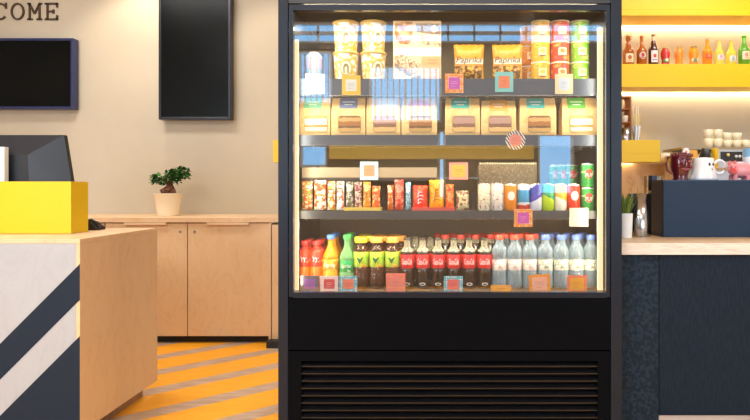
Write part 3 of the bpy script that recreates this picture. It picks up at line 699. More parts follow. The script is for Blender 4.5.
pack(372, 380.5, 186, ['#e8762e', '#d9541f', '#f4d08a'], 'orange-red candy stick standing last in the yellow tray', lift=L3, txt='~~b', tcol='#f8e2a8', base_px=209)
pack(387.5, 393.5, 186, ['#e8601f', '#ef7b2c', '#f6e2c0'], 'thin orange chocolate stick in the dark gap left of the red stick', name='chocolate_stick', cat='chocolate bar')
pack(394.5, 404, 180.5, ['#e23a2e', '#ee5a3a', '#f2a08a'], 'tall red chocolate stick with pink top next to the pale blue one', name='chocolate_stick', cat='chocolate bar', txt='~~~k', tcol='#f8d9a0')
pack(405.5, 411, 183, ['#9cd2e0', '#5aa6c8', '#eaf6f8'], 'thin pale blue chocolate stick left of the red nut bag', name='chocolate_stick', cat='chocolate bar')
tag(pack(412.5, 428, 184, ['#e0432a', '#d93422', '#e86a3c'], 'square red nut bag with white dotted edge standing on the red tray', name='nut_bag', cat='snack bag', lift=L3, t_=.03, base_px=207.5, txt='~~~m', tcol='#ffffff'), group='snack packs on the third shelf')
pack(429, 444, 179.5, ['#f4c21c', '#f0b516', '#e8961c'], 'bright yellow peanut bag with red lettering on the red tray', name='peanut_bag', cat='snack bag', lift=L3, t_=.034, base_px=208.5, txt='~~~s', tcol='#a8301c')
pack(445.5, 454, 184.5, ['#e8692c', '#f0a03c', '#d63a2a'], 'orange and red snack stick right of the yellow peanut bag', txt='~~~x', tcol='#fbe6b0', lift=L3, base_px=209)
pack(456, 469, 191.5, ['#ecdcae', '#e6d29c', '#8a5a48'], 'short cream paper bag standing alone right of the orange snack stick', t_=.03, name='cookie_bag', cat='snack bag', scale=70)
o = MB().box(-.012, .012, -.02, .03, 0, .11).build('gap_block', pm('#1c1718', .5), loc=((384.5-CX)/F*2.9, 2.9, zc_)); tag(o, 'narrow black block put in the dark gap left of the orange chocolate stick', 'carton')  # black block added so this gap reads dark
o = MB().box(-.011, .013, -.02, .03, 0, .08).build('low_gap_block', pm('#3c3634', .5), loc=((473.5-CX)/F*2.9, 2.9, zc_)); tag(o, 'dark low block put in the gap right of the short cream bag', 'carton')  # dark block added to fill this gap
# -- slim cans
def can(h, r, cols, txt=None, tcol='#ffffff', kind='bands', rot=(0, 0, 0), scale=None, thr=None, name='drink_can', disc=None, tri=False):
    if tri: thr = [0, .5, .62]
    t = thing(name, 'x', 'can')
    prof = [(r*.82, 0), (r, .007), (r, h-.012), (r*.86, h-.003)]
    body = MB().lathe(prof, seg=26).build('can_body', patt(kind, cols, scale or h, .25, rot=rot, thr=thr), t)
    MB().lathe([(r*.865, h-.003), (r*.87, h), (r*.78, h), (r*.74, h-.0035), (.001, h-.0035)], seg=26).build('can_lid', M['steel'], t)
    if disc: e = MB(); wrap(e, ellipse(r*.62, r*.72), r, .0, h*.55, .0006); e.build('printed_disc', pm(disc, .4), t)
    if txt: text_mb(txt, .017, 0, h*.5, bend=r+.0012, maxw=r*1.35).build('lettering', pm(tcol, .4), t)
    return t
ch_, cr_ = 27*K, 6.2*K
def putcan(t, px, label, D=2.775, z=0): t.location = ((px-CX)/F*D, D, zc_+z); tag(t, label, group='cans on the third shelf')
putcan(can(27.5*K, 6.4*K, ['#efe6c4', '#f4ecd2', '#b8766a'], kind='noise', scale=80, tri=True), 484.3, 'cream can with tiny printed flowers, leftmost of the can row')
putcan(can(27.5*K, 6.4*K, ['#ece4d6', '#f3ece2', '#b08a96'], kind='noise', scale=80, tri=True), 497.3, 'white can with pale pink print between the cream and orange cans')
putcan(can(ch_, cr_, [(0, '#f08a1c'), (.97, '#e0d8c8')], disc='#f3ece0'), 510.7, 'orange can with white disc in the third shelf can row')
putcan(can(ch_, cr_, [(0, '#e9eef2'), (.12, '#d8452e'), (.3, '#f0f2f2'), (.38, '#3d9ccc'), (.85, '#eef4f6')], thr=.02), 523.5, 'white, red and blue can between the orange and purple cans')
putcan(can(ch_, cr_, [(0, '#dfe2ee'), (.42, '#5a52b8'), (.62, '#3c46a8'), (.9, '#dde4ee')], rot=(0, .5, 0), thr=.015), 535.8, 'purple and white can between the white-blue and green-yellow cans')
putcan(can(ch_, cr_, [(0, '#b8d426'), (.46, '#1e9a5a'), (.92, '#dfeee0')], rot=(0, -.45, 0), thr=.004), 548, 'green can with lime diagonal base in the can row')
putcan(can(ch_, cr_, [(0, '#f3efdc'), (.40, '#f2b22a'), (.92, '#f2e8cc')], rot=(0, -.5, 0), thr=.004), 560.3, 'golden can with white diagonal base beside the red can')
putcan(can(ch_, cr_*1.02, [(0, '#e23a26'), (.97, '#e4d8cc')], disc='#f6ddd2'), 573.5, 'red can with white disc beside the green can stack')
g7 = can(23.6*K, 6.6*K, [(0, '#3fb054'), (.12, '#2f9c4a'), (.62, '#a8dc9a'), (.68, '#35a34e'), (.95, '#cfe8cf')], thr=.006, disc='#e0503a', txt='7UP')
h7 = 23.6*K
for j in range(2): place(g7, ((587.5-CX)/F*2.775, 2.775, zc_+j*(h7+.001)), 'green 7UP can, %s of the pair at the right end of the can row' % ['lower', 'upper'][j], USED, 'green cans on the third shelf')
for i, px in enumerate((555.5, 563.7, 572)):
    for j in range(2):
        place(g7, ((px-CX)/F*(2.99-.04*i), 2.99-.04*i, zc_+j*(h7+.001)), 'small rear green can, %s stack, %s can, behind the red can' % (['left', 'middle', 'right'][i], ['lower', 'upper'][j]), USED, 'green cans on the third shelf')

# woven basket behind the cans
D = 3.02; k = D/F
t = thing('woven_basket', 'pale woven basket with beaded rim behind the cream and white cans', 'basket', ((508-CX)*k, D, zc_))
w_, h_ = 58*k, 1.2+(CY-165)*k-zc_
MB().box(-w_/2, w_/2, 0, .01, 0, h_).box(-w_/2, w_/2, .14, .15, 0, h_).box(-w_/2, -w_/2+.01, .0105, .1395, 0, h_).box(w_/2-.01, w_/2, .0105, .1395, 0, h_).box(-w_/2+.0105, w_/2-.0105, .0105, .1395, 0, .01).build('basket_body', patt('noise', ['#a08a6c', '#c2ac8a', '#8c775c', '#d4c2a2'], 110, .7), t)
e = MB()
for q_ in range(24): e.ball((-w_/2+w_*(q_+.5)/24, .005, h_+.006), w_/50, .006, .007, 0, 8, 5)
e.build('beaded_rim', pm('#f2e6c4', .4), t)
# ------------------------------------------------------------------ bottom shelf bottles
zd = zD+.0012
def sm(t_): return t_*t_*(3-2*t_)
def bottle(name, h, r, body_m, label_m, cap_m, label_z, neck_z, neck_r=.0125, cap_h=.014, cap_r=.0155, upper_m=None, fill=None, txt=None, tcol='#ffffff', waist=0, textw=None, mark=None, shoulder=None):
    """one lathed bottle: body up to the cap, label band, cap"""
    t = thing(name, 'x', 'bottle'); prof = [(r*.8, 0), (r*.97, .006), (r, .018)]
    l0, l1 = label_z
    if waist: prof += [(r*(1-waist*.4), l0*.5), (r*(1-waist), l0*.78)]
    prof += [(r*.985, l0-.001), (r*.96, l0), (r*.96, l1), (r*.985, l1+.001)]
    if shoulder: prof.append((r*.99, shoulder)); l1b = shoulder
    else: l1b = l1+.004
    for k in range(1, 7):
        u = k/6; prof.append((r*.985+(neck_r-r*.985)*sm(u), l1b+(neck_z-l1b)*u))
    prof.append((neck_r, h-cap_h-.0005))
    if upper_m and fill:
        lo = [p for p in prof if p[1] <= fill]; hi = [p for p in prof if p[1] > fill]
        # radius at the fill line
        (ra, za), (rb, zb_) = lo[-1], hi[0]; rf = ra+(rb-ra)*(fill-za)/(zb_-za)
        MB().lathe(lo+[(rf, fill)], seg=22).build('filled_body', body_m, t)
        MB().lathe([(rf, fill+.0004)]+hi, seg=22).build('clear_neck', upper_m, t)
    else: MB().lathe(prof, seg=22).build('bottle_body', body_m, t)
    lb_ = MB().lathe([(r*.97, l0+.001), (r*.985, l0+.002), (r*.985, l1-.002), (r*.97, l1-.001)], seg=22, cap=False).build('label_band', label_m, t)
    if txt: text_mb(txt, (l1-l0)*.42, 0, (l0+l1)/2, bend=r*.985+.0008, slant=.2, maxw=textw or r*1.5).build('lettering', pm(tcol, .5), lb_)
    MB().lathe([(cap_r, h-cap_h), (cap_r, h-.002), (cap_r*.9, h), (.001, h)], seg=18).build('cap', cap_m, t)
    if mark: e = MB(); wrap(e, ellipse(.014, .007), r*.99, 0, .022, .0012, 0); wrap(e, ellipse(.010, .004), r*.99, 0, .022, .0018, 1); e.build('base_mark', [pm('#e9e4da', .5), pm('#33201c', .5)], t)
    return t
KB = 2.775/F
colam = pm('#1c0a06', .12, coat=.5, name='cola'); clr = clearmat('clear_glass', '#d8d2b4', .30); redl = pm('#d8262a', .35)
cola = bottle('cola_bottle', 50*KB, 7.3*KB, colam, redl, pm('#4c443c', .35, .6), (.092, .165*.98-.005), .196, cap_h=.010, cap_r=.0165, neck_r=.0145, upper_m=clr, fill=.170, txt='Coca-Cola', waist=.12, mark=True)
cola2 = bottle('cola_bottle', 52*KB, 7.3*KB, colam, redl, pm('#d8382c', .4), (.092, .153), .200, txt='Coca-Cola', waist=.1, cap_r=.0195, cap_h=.02, neck_r=.017, upper_m=clr, fill=.2)
rows = ['front', 'middle', 'rear']
for i, px in enumerate((407.3, 422.7, 438.1, 453.7, 469.1, 484.3)):
    for j in range(3):
        x_ = (px-CX)*KB; D = 2.775+j*.072
        pr_ = cola if (j == 0 or i < 2) else cola2
        place(pr_, (x_+(0, .034, 0)[j], D, zd), 'cola bottle with red label, %s from the left in the %s row' % (ORD[i], rows[j]), USED, 'cola bottles on the bottom shelf')
wat = clearmat('water_plastic', '#a9c0cc', .34, .1)
wl = patt('noise', ['#e6e2d8', '#efece4', '#d8b4ac', '#f4f0ea'], 50, .5); wl2 = patt('noise', ['#e2e0d2', '#efece0', '#8ea07c', '#f2f0e6'], 50, .5)
wr_ = bottle('water_bottle', 53*KB, 7.4*KB, wat, wl, pm('#e04a38', .4), (.083, .134), .212, waist=.05, shoulder=.172, neck_r=.018, cap_h=.022, cap_r=.0205)
wb_ = bottle('water_bottle', 53*KB, 7.6*KB, wat, wl2, pm('#5a78c8', .4), (.083, .134), .212, waist=.05, shoulder=.172, neck_r=.018, cap_h=.022, cap_r=.0205)
for i, px in enumerate((499.4, 514.6, 529.8)):
    for j in range(3): place(wr_, ((px-CX)*KB+(0, .034, 0)[j], 2.775+j*.074, zd), 'red-capped water bottle, %s from the left in the %s row' % (ORD[i], rows[j]), USED, 'red-capped water bottles')
for i, px in enumerate((545.3, 561, 576.2, 590.8)):
    for j in range(3):
      if not (i == 3 and j == 1): place(wb_, ((px-CX)*KB+(0, .034, 0)[j], 2.775+j*.074, zd), 'blue-capped water bottle, %s from the left in the %s row' % (ORD[i], rows[j]), USED, 'blue-capped water bottles')
# iced tea
tea = clearmat('iced_tea', '#4a2814', .72, .1)
tl = patt('noise', ['#8fc42c', '#a8d040', '#f2dc50', '#ef9a3c'], 32, .4, thr=[0, .42, .56, .64])
capy, capo = pm('#eecb1c', .4), pm('#ee9a3c', .4)
ty = bottle('iced_tea_bottle', 51*KB, 7.6*KB, tea, tl, capy, (.098, .170), .200, neck_r=.022, cap_h=.026, cap_r=.0295)
to = bottle('iced_tea_bottle', 51*KB, 7.6*KB, tea, tl, capo, (.098, .170), .200, neck_r=.022, cap_h=.026, cap_r=.0295)
for t_ in (ty, to):
    e = MB(); wrap(e, [(-.012, .012), (-.004, -.004), (.014, .016), (.018, .02), (-.002, -.018), (-.018, .01)], .0365, 0, .132, .0006); 
    e.build('leaf_print', pm('#2f5a2a', .5), t_)
for i, px in enumerate((361.2, 376.8, 392.4)):
    for j in range(3): place(ty if i == 0 else to, ((px-CX)*KB+(.03 if j == 1 else 0), 2.775+j*.078, zd), '%s-capped iced tea bottle with green label, %s of three in the %s row' % ('yellow' if i == 0 else 'orange', ['left', 'middle', 'right'][i], rows[j]), USED, 'iced tea bottles')
# lemonade, orange, red-capped
spr = bottle('lemonade_bottle', 53*KB, 7.4*KB, clearmat('green_plastic', '#8fcf8a', .5, .1), patt('noise', ['#2fae5a', '#28a050', '#bfe6b8'], 40, .4, thr=[0, .5, .64]), pm('#3cba55', .4), (.075, .130), .205, cap_h=.02, cap_r=.0175, txt='Sprite', textw=.05)
for j in range(3): place(spr, ((347-CX)*KB, 2.775+j*.075, zd), 'clear lemonade bottle with green cap and label in the %s row' % rows[j], USED, 'green-capped lemonade bottles')
org = bottle('orangeade_bottle', 53*KB, 8.1*KB, pm('#f79a10', .2, coat=.4), patt('noise', ['#f08a14', '#f3a020', '#ffd45c'], 40, .4), pm('#4a7fd6', .4), (.082, .135), .202, cap_h=.02, cap_r=.0175, txt='Fanta', tcol='#ffffff', textw=.055)
for j in range(3): place(org, ((330.5-CX)*KB, 2.777+j*.08, zd), 'orange soda bottle with blue cap in the %s row' % rows[j], USED, 'blue-capped orange soda bottles')
ros = bottle('red_soda_bottle', 47*KB, 6.6*KB, patt('bands', [(0, '#f4701c'), (.5, '#ee5a2a'), (.8, '#d93a2a')], .22, .25), patt('noise', ['#d8382c', '#e2452e', '#f6c8a0'], 45, .4, thr=[0, .48, .66]), pm('#d83430', .4), (.10, .165), .19, cap_h=.018, cap_r=.0175, txt='~b', textw=.03)
for i, px in enumerate((304.8, 316.6)):
    for j in range(3): place(ros, ((px-CX)*KB, 2.772+j*.07, zd), 'red-capped orange juice bottle, %s column, %s row' % (['leftmost', 'second'][i], rows[j]), USED, 'red-capped juice bottles')

# ------------------------------------------------------------------ price tags
def price_tag(x0, x1, y0, y1, outer, inner, label, D=2.684, rot=0, shape='rect', line=None, border=.2):
    k = D/F; w, h = (x1-x0)*k, (y1-y0)*k; c = at((x0+x1)/2, (y0+y1)/2, D)
    t = thing('price_tag', label, 'price tag', c, 'price tags in the cooler'); t.rotation_euler.y = rot
    om = outer if not isinstance(outer, str) else pm(outer, .5)
    card = MB().prism(ellipse(w/2, h/2, n=24) if shape == 'round' else [(-w/2, -h/2), (w/2, -h/2), (w/2, h/2), (-w/2, h/2)], -.001, .0008).build('card', om, t)
    if inner:
        iw, ih = w*(1-2*border), h*(1-2*border)
        MB().prism(ellipse(iw/2, ih/2, n=20) if shape == 'round' else rrect(iw, ih, .003), -.0018, -.0011).build('printed_square', pm(inner, .5), t)
        li = MB()
        for q_ in (.12, -.02, -.26): li.box(-iw*.28, iw*(.28 if q_ > -.2 else .1), -.0024, -.0019, ih*q_-.0006, ih*q_+.0006)
        li.build('printed_lines', pm(line or '#c05a4a', .5), t)
    return t
po = patt('dots', ['#e98a2e', '#fbe7c4'], 110); zb_m = patt('stripes', ['#1d1a1c', '#f6ede6'], 28, rot=(0, .6, 0)); bd = patt('dots', ['#58b3c6', '#eef3ea'], 95); cd = patt('dots', ['#ef7d6c', '#f4a48c'], 120)
price_tag(305.5, 324.8, 74, 94, '#f7f6f4', None, 'plain white card on the left end of the top shelf rail')
price_tag(342, 360.5, 75.5, 95, '#f0c22c', '#dfe3dc', 'yellow price tag with pale square under the gold and white tubs', line='#8a8a80')
price_tag(445, 463.5, 73.5, 93, po, '#c653c0', 'dotted orange price tag with purple square under the first chips bag', line='#f0d0ee')
price_tag(495, 513.3, 72, 92, '#7ecfcd', '#f0865a', 'teal price tag with coral square under the second chips bag')
price_tag(555, 573, 74, 94, '#f0e2b4', '#d6e2ee', 'cream price tag with pale blue square under the red crisp tubes', line='#a0a8b0')
price_tag(505.5, 525.5, 130.5, 150, zb_m, '#ee8f7e', 'round zebra-striped tag with pink centre on the second shelf', shape='round', border=.18)
price_tag(360, 378.3, 161.5, 180, '#bfe0e6', '#f09a72', 'pale blue price tag with coral square on the small middle shelf', D=2.785)
price_tag(449.2, 468, 162.5, 179.5, '#f29a8c', '#f3ac4c', 'pink price tag with orange square hanging above the cream bag', D=2.785, border=.14)
price_tag(514, 532.5, 209, 227, po, '#cf4fb8', 'dotted orange price tag with magenta square under the orange can', line='#f6c8ee')
price_tag(569.5, 588, 208, 226.5, '#f3ead0', '#f6efdc', 'cream price tag under the red can', line='#c8b890')
price_tag(300.2, 319.3, 275.5, 292, '#6e6a70', '#9a62b0', 'grey price tag with purple square, leftmost on the bottom shelf', D=2.66)
price_tag(320.3, 338.3, 276, 292, '#f0d8d0', '#e0474a', 'white price tag with red square under the blue-capped orange soda', D=2.66, line='#f8d0cc')
price_tag(339.3, 357.3, 276, 292, bd, '#f08068', 'blue dotted price tag with coral square under the lemonade bottle', D=2.66)
price_tag(386, 405.3, 273.3, 292, cd, '#f0887a', 'coral price tag between the iced tea and the cola bottles', D=2.66)
price_tag(443.8, 462.8, 276, 293, bd, '#f0706a', 'blue-edged coral price tag in front of the cola bottles', D=2.66)
price_tag(490.8, 511, 285, 292.3, '#f0a23c', '#f2b050', 'low orange price tag between cola and water bottles', D=2.66, border=.12)
price_tag(529, 550.3, 274.5, 293, '#f29a34', '#f5b49a', 'tilted orange price tag with pale pink square among the water bottles', D=2.66, rot=-.05, border=.14)
price_tag(567, 587, 275.3, 292.5, '#ee7f5e', '#f2ac2c', 'coral price tag with golden square, rightmost on the bottom shelf', D=2.66, border=.15)

# ------------------------------------------------------------------ right: service counter
CT = EZ-(243-CY)/F*2.67
cx0, cx1 = FR+.004, 3.4
bc = thing('service_counter', 'navy service counter with pale plywood worktop right of the cooler', 'counter', (cx0, 2.67, 0)); cw_ = cx1-cx0
MB().box(0, cw_, .004, .8, CT-.052, CT).build('worktop', M['birchtop'], bc, .001)
MB().box(0, cw_, 0, .0035, CT-.052, CT-.0005).build('worktop_edge', M['edge'], bc)
sx = X(658.5, 2.7)-cx0
MB().box(0, sx, .028, .05, 0, CT-.053).build('front_panel', patt('noise', ['#18242f', '#1b2834', '#1f2d3a', '#223140'], 60, .5, spec=.1), bc)
MB().box(sx+.002, cw_, .024, .05, .175, CT-.053).build('front_panel', patt('noise', ['#16212e', '#182431', '#1a2735'], 120, .5, sc=(1, 1, .2), spec=.1), bc)
MB().box(sx+.002, cw_, .03, .05, 0, .172).build('kick_plate', pm('#b7b9bb', .35, .6), bc)
MB().box(.01, cw_, .055, .75, 0, CT-.054).build('carcass', M['blackm'], bc)
ct = CT+.001
# navy box with mugs
bt = 1.2+7/F*2.97
bx = thing('counter_screen_box', 'dark blue box on the counter carrying the novelty mugs', 'box', (X(663.5, 2.97), 2.97, ct))
MB().box(0, 1.2, 0, .012, 0, bt-ct-.006).build('front_panel', pm('#1d2f45', .45, spec=.2), bx, .001)
MB().box(0, .012, .0125, .17, 0, bt-ct-.006).build('side_panel', pm('#1d2b3e', .45), bx)
MB().box(-.002, 1.202, -.002, .172, bt-ct-.0055, bt-ct).build('lid_panel', pm('#223c5a', .4, spec=.3), bx)
MB().box(.0125, 1.2, .15, .17, 0, bt-ct-.006).build('back_panel', pm('#1d2b3e', .45), bx)
# canister, grass plant, knock box, card holder
D = 3.05; r = 11.3*D/F
cn = thing('steel_canister', 'shiny steel canister with wooden sticks on the counter', 'canister', (X(638.7, D), D, ct))
hcan = 1.2-(193.5-CY)/F*D-ct
MB().lathe([(r*.98, 0), (r, .004), (r, hcan), (r-.003, hcan), (r-.003, .01), (.001, .01)], seg=32).build('canister_body', pm('#b8b6b4', .18, 1), cn)
st = MB()
for k in range(9):
    a_ = k*.7; st.tube([(.02*math.cos(a_), .02*math.sin(a_), .02), (.045*math.cos(a_), .04*math.sin(a_), hcan+.01+.012*(k % 3))], .003, 6)
st.build('stir_sticks', pm('#d8ab70', .6), cn)
D = 3.0
gp = thing('grass_plant', 'spiky green grass plant in a white pot half hidden by the cooler', 'potted plant', (X(621.5, D), D-.06, ct))
MB().lathe([(.032, 0), (.036, .12), (.032, .12), (.03, .11), (.001, .11)], seg=22).build('pot', M['white'], gp)
gb = MB()
for k in range(60):
    a_ = random.uniform(0, 6.28); s_ = random.uniform(.015, .075); hh_ = random.uniform(.06, .115)
    p0 = Vector((.02*math.cos(a_), .02*math.sin(a_), .11)); p2 = p0+Vector((s_*math.cos(a_), s_*math.sin(a_)*.6, hh_)); p1 = (p0+p2)/2+Vector((0, 0, .02)); wd = Vector((-math.sin(a_), math.cos(a_), 0))*.003
    gb.add([p0-wd, p0+wd, p1+wd, p1-wd, p2], [(0, 1, 2, 3), (3, 2, 4)], k % 2)
gb.build('grass_blades', [pm('#5c7a2c', .5), pm('#7d9440', .5)], gp)
D = 3.17
kb = thing('knock_box', 'black upright bin between the steel canister and the blue box', 'bin', (X(657.5, D), D, ct))
MB().box(-.045, .05, 0, .1, 0, 1.2-(193-CY)/F*D-ct).build('bin_body', pm('#0d0e10', .5), kb, .004)
zk = 1.2-(193-CY)/F*D+.001
chd = thing('card_holder', 'small wooden holder with dark and blue cards on the black bin', 'holder', (X(657.5, D), D+.03, zk))
MB().box(-.045, .045, 0, .05, 0, .012).box(-.045, -.038, 0, .05, .0125, .09).box(.038, .045, 0, .05, .0125, .09).box(-.0375, .0375, .04, .05, .0125, .075).build('holder_body', M['backsplash'], chd)
MB().box(-.034, -.012, .015, .02, .0125, .092).build('card', pm('#1c1c20', .5), chd)
MB().box(-.009, .012, .012, .017, .0125, .09).build('card', pm('#5b7aa8', .5), chd)
MB().box(.015, .034, .015, .02, .0125, .088).build('card', pm('#e4ddd0', .5), chd)
# burgundy face mug
D = 3.05; km = D/F; zt = bt+.0012
fm_ = thing('face_mug', 'dark burgundy face-shaped mug with white flower on the blue box', 'mug', (X(680.5, D), D, zt))
h_, r_ = 27*km, 10.2*km
MB().lathe([(r_*.72, 0), (r_*.74, .006), (r_*.68, .012), (r_*.82, .035), (r_*.97, .065), (r_, .09), (r_*.96, .115), (r_*.9, h_), (r_*.8, h_), (r_*.8, .1), (.001, .09)], seg=28).build('mug_body', pm('#5a1420', .2, coat=.6), fm_)
fc = MB(); wine = 0
for s_ in (-1, 1):
    fc.ball((s_*.018+.006, -r_*.93, .092), .013, .008, .008, 0); fc.ball((s_*.018+.006, -r_*1.03, .092), .008, .005, .005, 1)
    fc.tube([(s_*.006+.006, -r_*1.0, .104), (s_*.018+.006, -r_*.98, .112), (s_*.032+.006, -r_*.84, .104)], .004, 8, 0)
    fc.ball((s_*.03+.004, -r_*.83, .068), .010, .008, .012, 0)
fc.tube([(.006, -r_*1.0, .1), (.006, -r_*1.12, .08), (.006, -r_*1.12, .073)], [.004, .006, .008], 8, 0)
fc.tube([(-.014, -r_*.9, .056), (.006, -r_*1.02, .052), (.026, -r_*.9, .056)], [.003, .005, .003], 8, 1)
for k in range(9): fc.ball(((k-4)*.011, -r_*.93*math.cos((k-4)*.24), .124+.003*(k % 2)), .008, .007, .009, 0)
fc.build('face_relief', [pm('#6c1a28', .2, coat=.6), pm('#a85560', .3)], fm_)
fl = MB()
for k in range(6): a_ = k*math.pi/3; fl.ball((.012+.011*math.cos(a_), -r_*.75, h_+.004+.011*math.sin(a_)), .009, .006, .009, 0, 10, 6)
fl.ball((.012, -r_*.75-.006, h_+.004), .006, .005, .006, 1, 10, 6); fl.build('flower', [pm('#f0e6e4', .4), pm('#e2a0a4', .4)], fm_)
MB().tube([(-r_*.86, 0, .118), (-r_*1.22, 0, .115), (-r_*1.38, 0, .085), (-r_*1.25, 0, .05), (-r_*.78, 0, .032)], .0075, 10).build('handle', pm('#8a4a3a', .3), fm_)
# ghost mug
gm_ = thing('ghost_mug', 'white ghost-shaped mug with black eyes and round handle', 'mug', (X(703.8, D), D+.01, zt))
h_ = 22*km; r_ = 12.5*km
vs = []; seg = 40; pr2 = [(1.08, 0), (1.05, .012), (.97, .03), (.9, .055), (.86, .08), (.84, .10), (.82, h_-.004), (.78, h_), (.70, h_-.001), (.68, h_-.02)]
for rr, z in pr2:
    for k in range(seg):
        a_ = 2*math.pi*k/seg; wv = 1+.05*math.sin(a_*7)*max(0, 1-z/.07); vs.append((r_*rr*wv*math.sin(a_), -r_*rr*.9*wv*math.cos(a_), z))
fs = [(i*seg+k, i*seg+(k+1) % seg, (i+1)*seg+(k+1) % seg, (i+1)*seg+k) for i in range(len(pr2)-1) for k in range(seg)]+[tuple(range(seg-1, -1, -1)), tuple((len(pr2)-1)*seg+k for k in range(seg))]
MB().add(vs, fs, 0, True).build('mug_body', pm('#eef1f4', .25, coat=.4), gm_)
e = MB()
for px, py, a_, b_ in ((.012, .078, .0055, .009), (.034, .078, .005, .008), (.025, .052, .005, .006)):
    yy = -.9*r_*.88*math.sqrt(max(.05, 1-(px/(r_*.88))**2)); e.ball((px, yy+.001, py), a_, .004, b_, 0, 12, 8)
e.build('face', pm('#14181f', .3), gm_)
hd = [(r_*.8+.034+.03*math.cos(q_), 0, .066+.034*math.sin(q_)) for q_ in [math.radians(a) for a in range(150, -171, -20)]]
MB().tube(hd, .0065, 10).build('handle', pm('#eef1f4', .25, coat=.4), gm_)
# pig
pg = thing('pig_mug', 'pink pig figure with rosy snout on the right end of the blue box', 'pig figure', (X(739.5, D), D, zt))
MB().ball((.004, 0, .052), .062, .042, .042).build('body', pm('#e39aa4', .35, coat=.3), pg)
hb = MB(); hb.ball((-.043, -.018, .054), .027, .027, .028); hb.build('head', pm('#e58a90', .35, coat=.3), pg)
e = MB(); e.tube([(-.052, -.036, .05), (-.056, -.052, .048)], .012, 12); e.build('snout', pm('#cc4a4e', .4), pg)
e = MB(); e.ball((-.060, -.02, .083), .009, .005, .013, 0, 10, 6); e.ball((-.030, -.014, .085), .009, .005, .013, 0, 10, 6); e.build('ears', pm('#dd6a6a', .4), pg)
e = MB(); e.ball((-.060, -.041, .063), .003, .003, .003, 0, 8, 6); e.ball((-.042, -.043, .063), .003, .003, .003, 0, 8, 6); e.build('eyes', M['rubber'], pg)
for x_, y_ in ((-.032, -.022), (.032, -.022), (-.032, .022), (.032, .022)): MB().lathe([(.011, 0), (.012, .025)], x_, y_, 12).build('leg', pm('#dd8c96', .4), pg)
bl = thing('blue_tumbler', 'pale blue tall tumbler cut by the right edge of the photo', 'tumbler', (X(750.5, 3.12), 3.13, zt))
MB().lathe([(.028, 0), (.034, .165), (.031, .165), (.028, .01), (.001, .01)], seg=24).build('tumbler_body', pm('#86b9e2', .3), bl)
MB().lathe([(.0325, .075), (.0345, .120)], seg=24, cap=False).build('tumbler_band', pm('#e6f0f6', .4), bl)

# ------------------------------------------------------------------ right: back bar
D = 4.55
bb = thing('back_bar', 'low back bar cabinet under the coffee machine behind the counter', 'cabinet', (.85, D, 0))
MB().box(0, 2.6, 0, WY-D-.024, 0, .90).build('carcass', M['navy'], bb)
MB().box(0, 2.6, -.02, WY-D-.024, .9005, .94).build('worktop', M['birchtop'], bb)
s_ = 4.62/F
cmx = thing('coffee_machine', 'steel espresso machine with black control panel behind the mugs', 'coffee machine', (X(717, 4.62), 4.62, .941))
zt2 = 1.2+(CY-149.5)*s_-.941
def mz(py): return 1.2+(CY-py)*s_-.941
def mx_(px): return (px-717)*s_
MB().box(mx_(716), mx_(752), 0, .4, mz(184), mz(149.5)).build('machine_body', pm('#b4b8c0', .35, .4), cmx, .006)
MB().box(mx_(684), mx_(715.5), .04, .4, mz(184), mz(154)).build('machine_side', pm('#c6b496', .4), cmx, .004)
MB().box(mx_(683), mx_(754), .03, .42, mz(149.3), mz(147)).build('cup_tray', pm('#a08c6c', .4, .5), cmx)
MB().box(mx_(690), mx_(750), .1, .4, .03, mz(184.3)).build('brew_block', M['blackm'], cmx)
MB().box(mx_(686), mx_(752), -.02, .4, 0, .029).build('drip_tray', M['steelm'], cmx)
cp = MB().box(mx_(720.5), mx_(744.5), -.008, -.0005, mz(161.5), mz(151.8)).build('control_panel', pm('#1a1712', .25), cmx)
for px in (735.5, 739, 742.5): MB().ball((mx_(px), -.012, mz(156.5)), .0115, .008, .0125).build('knob', pm('#e9e9ea', .3), cp)
MB().ball((mx_(727.5), -.012, mz(155)), .013, .006, .013).build('gauge', pm('#e8d28a', .3), cp)
for k, px in enumerate((722, 733)):
    MB().tube([(mx_(px), -.01, mz(187)), (mx_(px), -.09, mz(188))], .012, 10).build('portafilter', M['blackm'], cmx)
zc2 = .941+mz(147)+.001
def cup_proto():
    t = thing('coffee_cup', 'x', 'cup')
    MB().lathe([(.024, 0), (.030, .012), (.037, .058), (.034, .058), (.027, .012), (.001, .01)], seg=22).build('cup_body', pm('#efe3c2', .3), t)
    MB().tube([(.034, 0, .05), (.052, 0, .045), (.053, 0, .025), (.031, 0, .015)], .004, 8).build('handle', pm('#efe3c2', .3), t); return t
cpt = cup_proto(); nth = 0
for px, lv in ((709.5, 2), (719, 2), (728.5, 2), (738, 2), (747.5, 1)):
    for j in range(lv):
        place(cpt, (X(px, 4.72), 4.74, zc2+j*.0592*(1.22 if nth < 2 else 1)), 'cream coffee cup, %s from the left in the %s layer on the coffee machine' % (ORD[nth], ['lower', 'upper'][j]), USED, 'cups on the coffee machine', rz=1.57+.1*nth).scale.z = 1.22 if nth < 2 else 1
    nth += 1
nth = 0
for px, lv in ((713, 2), (723, 2), (733.5, 1), (743, 1)):
    for j in range(lv):
        place(cpt, (X(px, 4.86), 4.86, zc2+j*.0592), 'cream coffee cup, %s from the left in the rear %s layer on the machine' % (ORD[nth], ['lower', 'upper'][j]), USED, 'cups on the coffee machine', rz=1.57-.1*nth)
    nth += 1
pt = thing('cup_stack', 'tall pile of upturned cream beakers at the left end of the machine top', 'cup stack', (X(709, 4.66), 4.665, zc2))
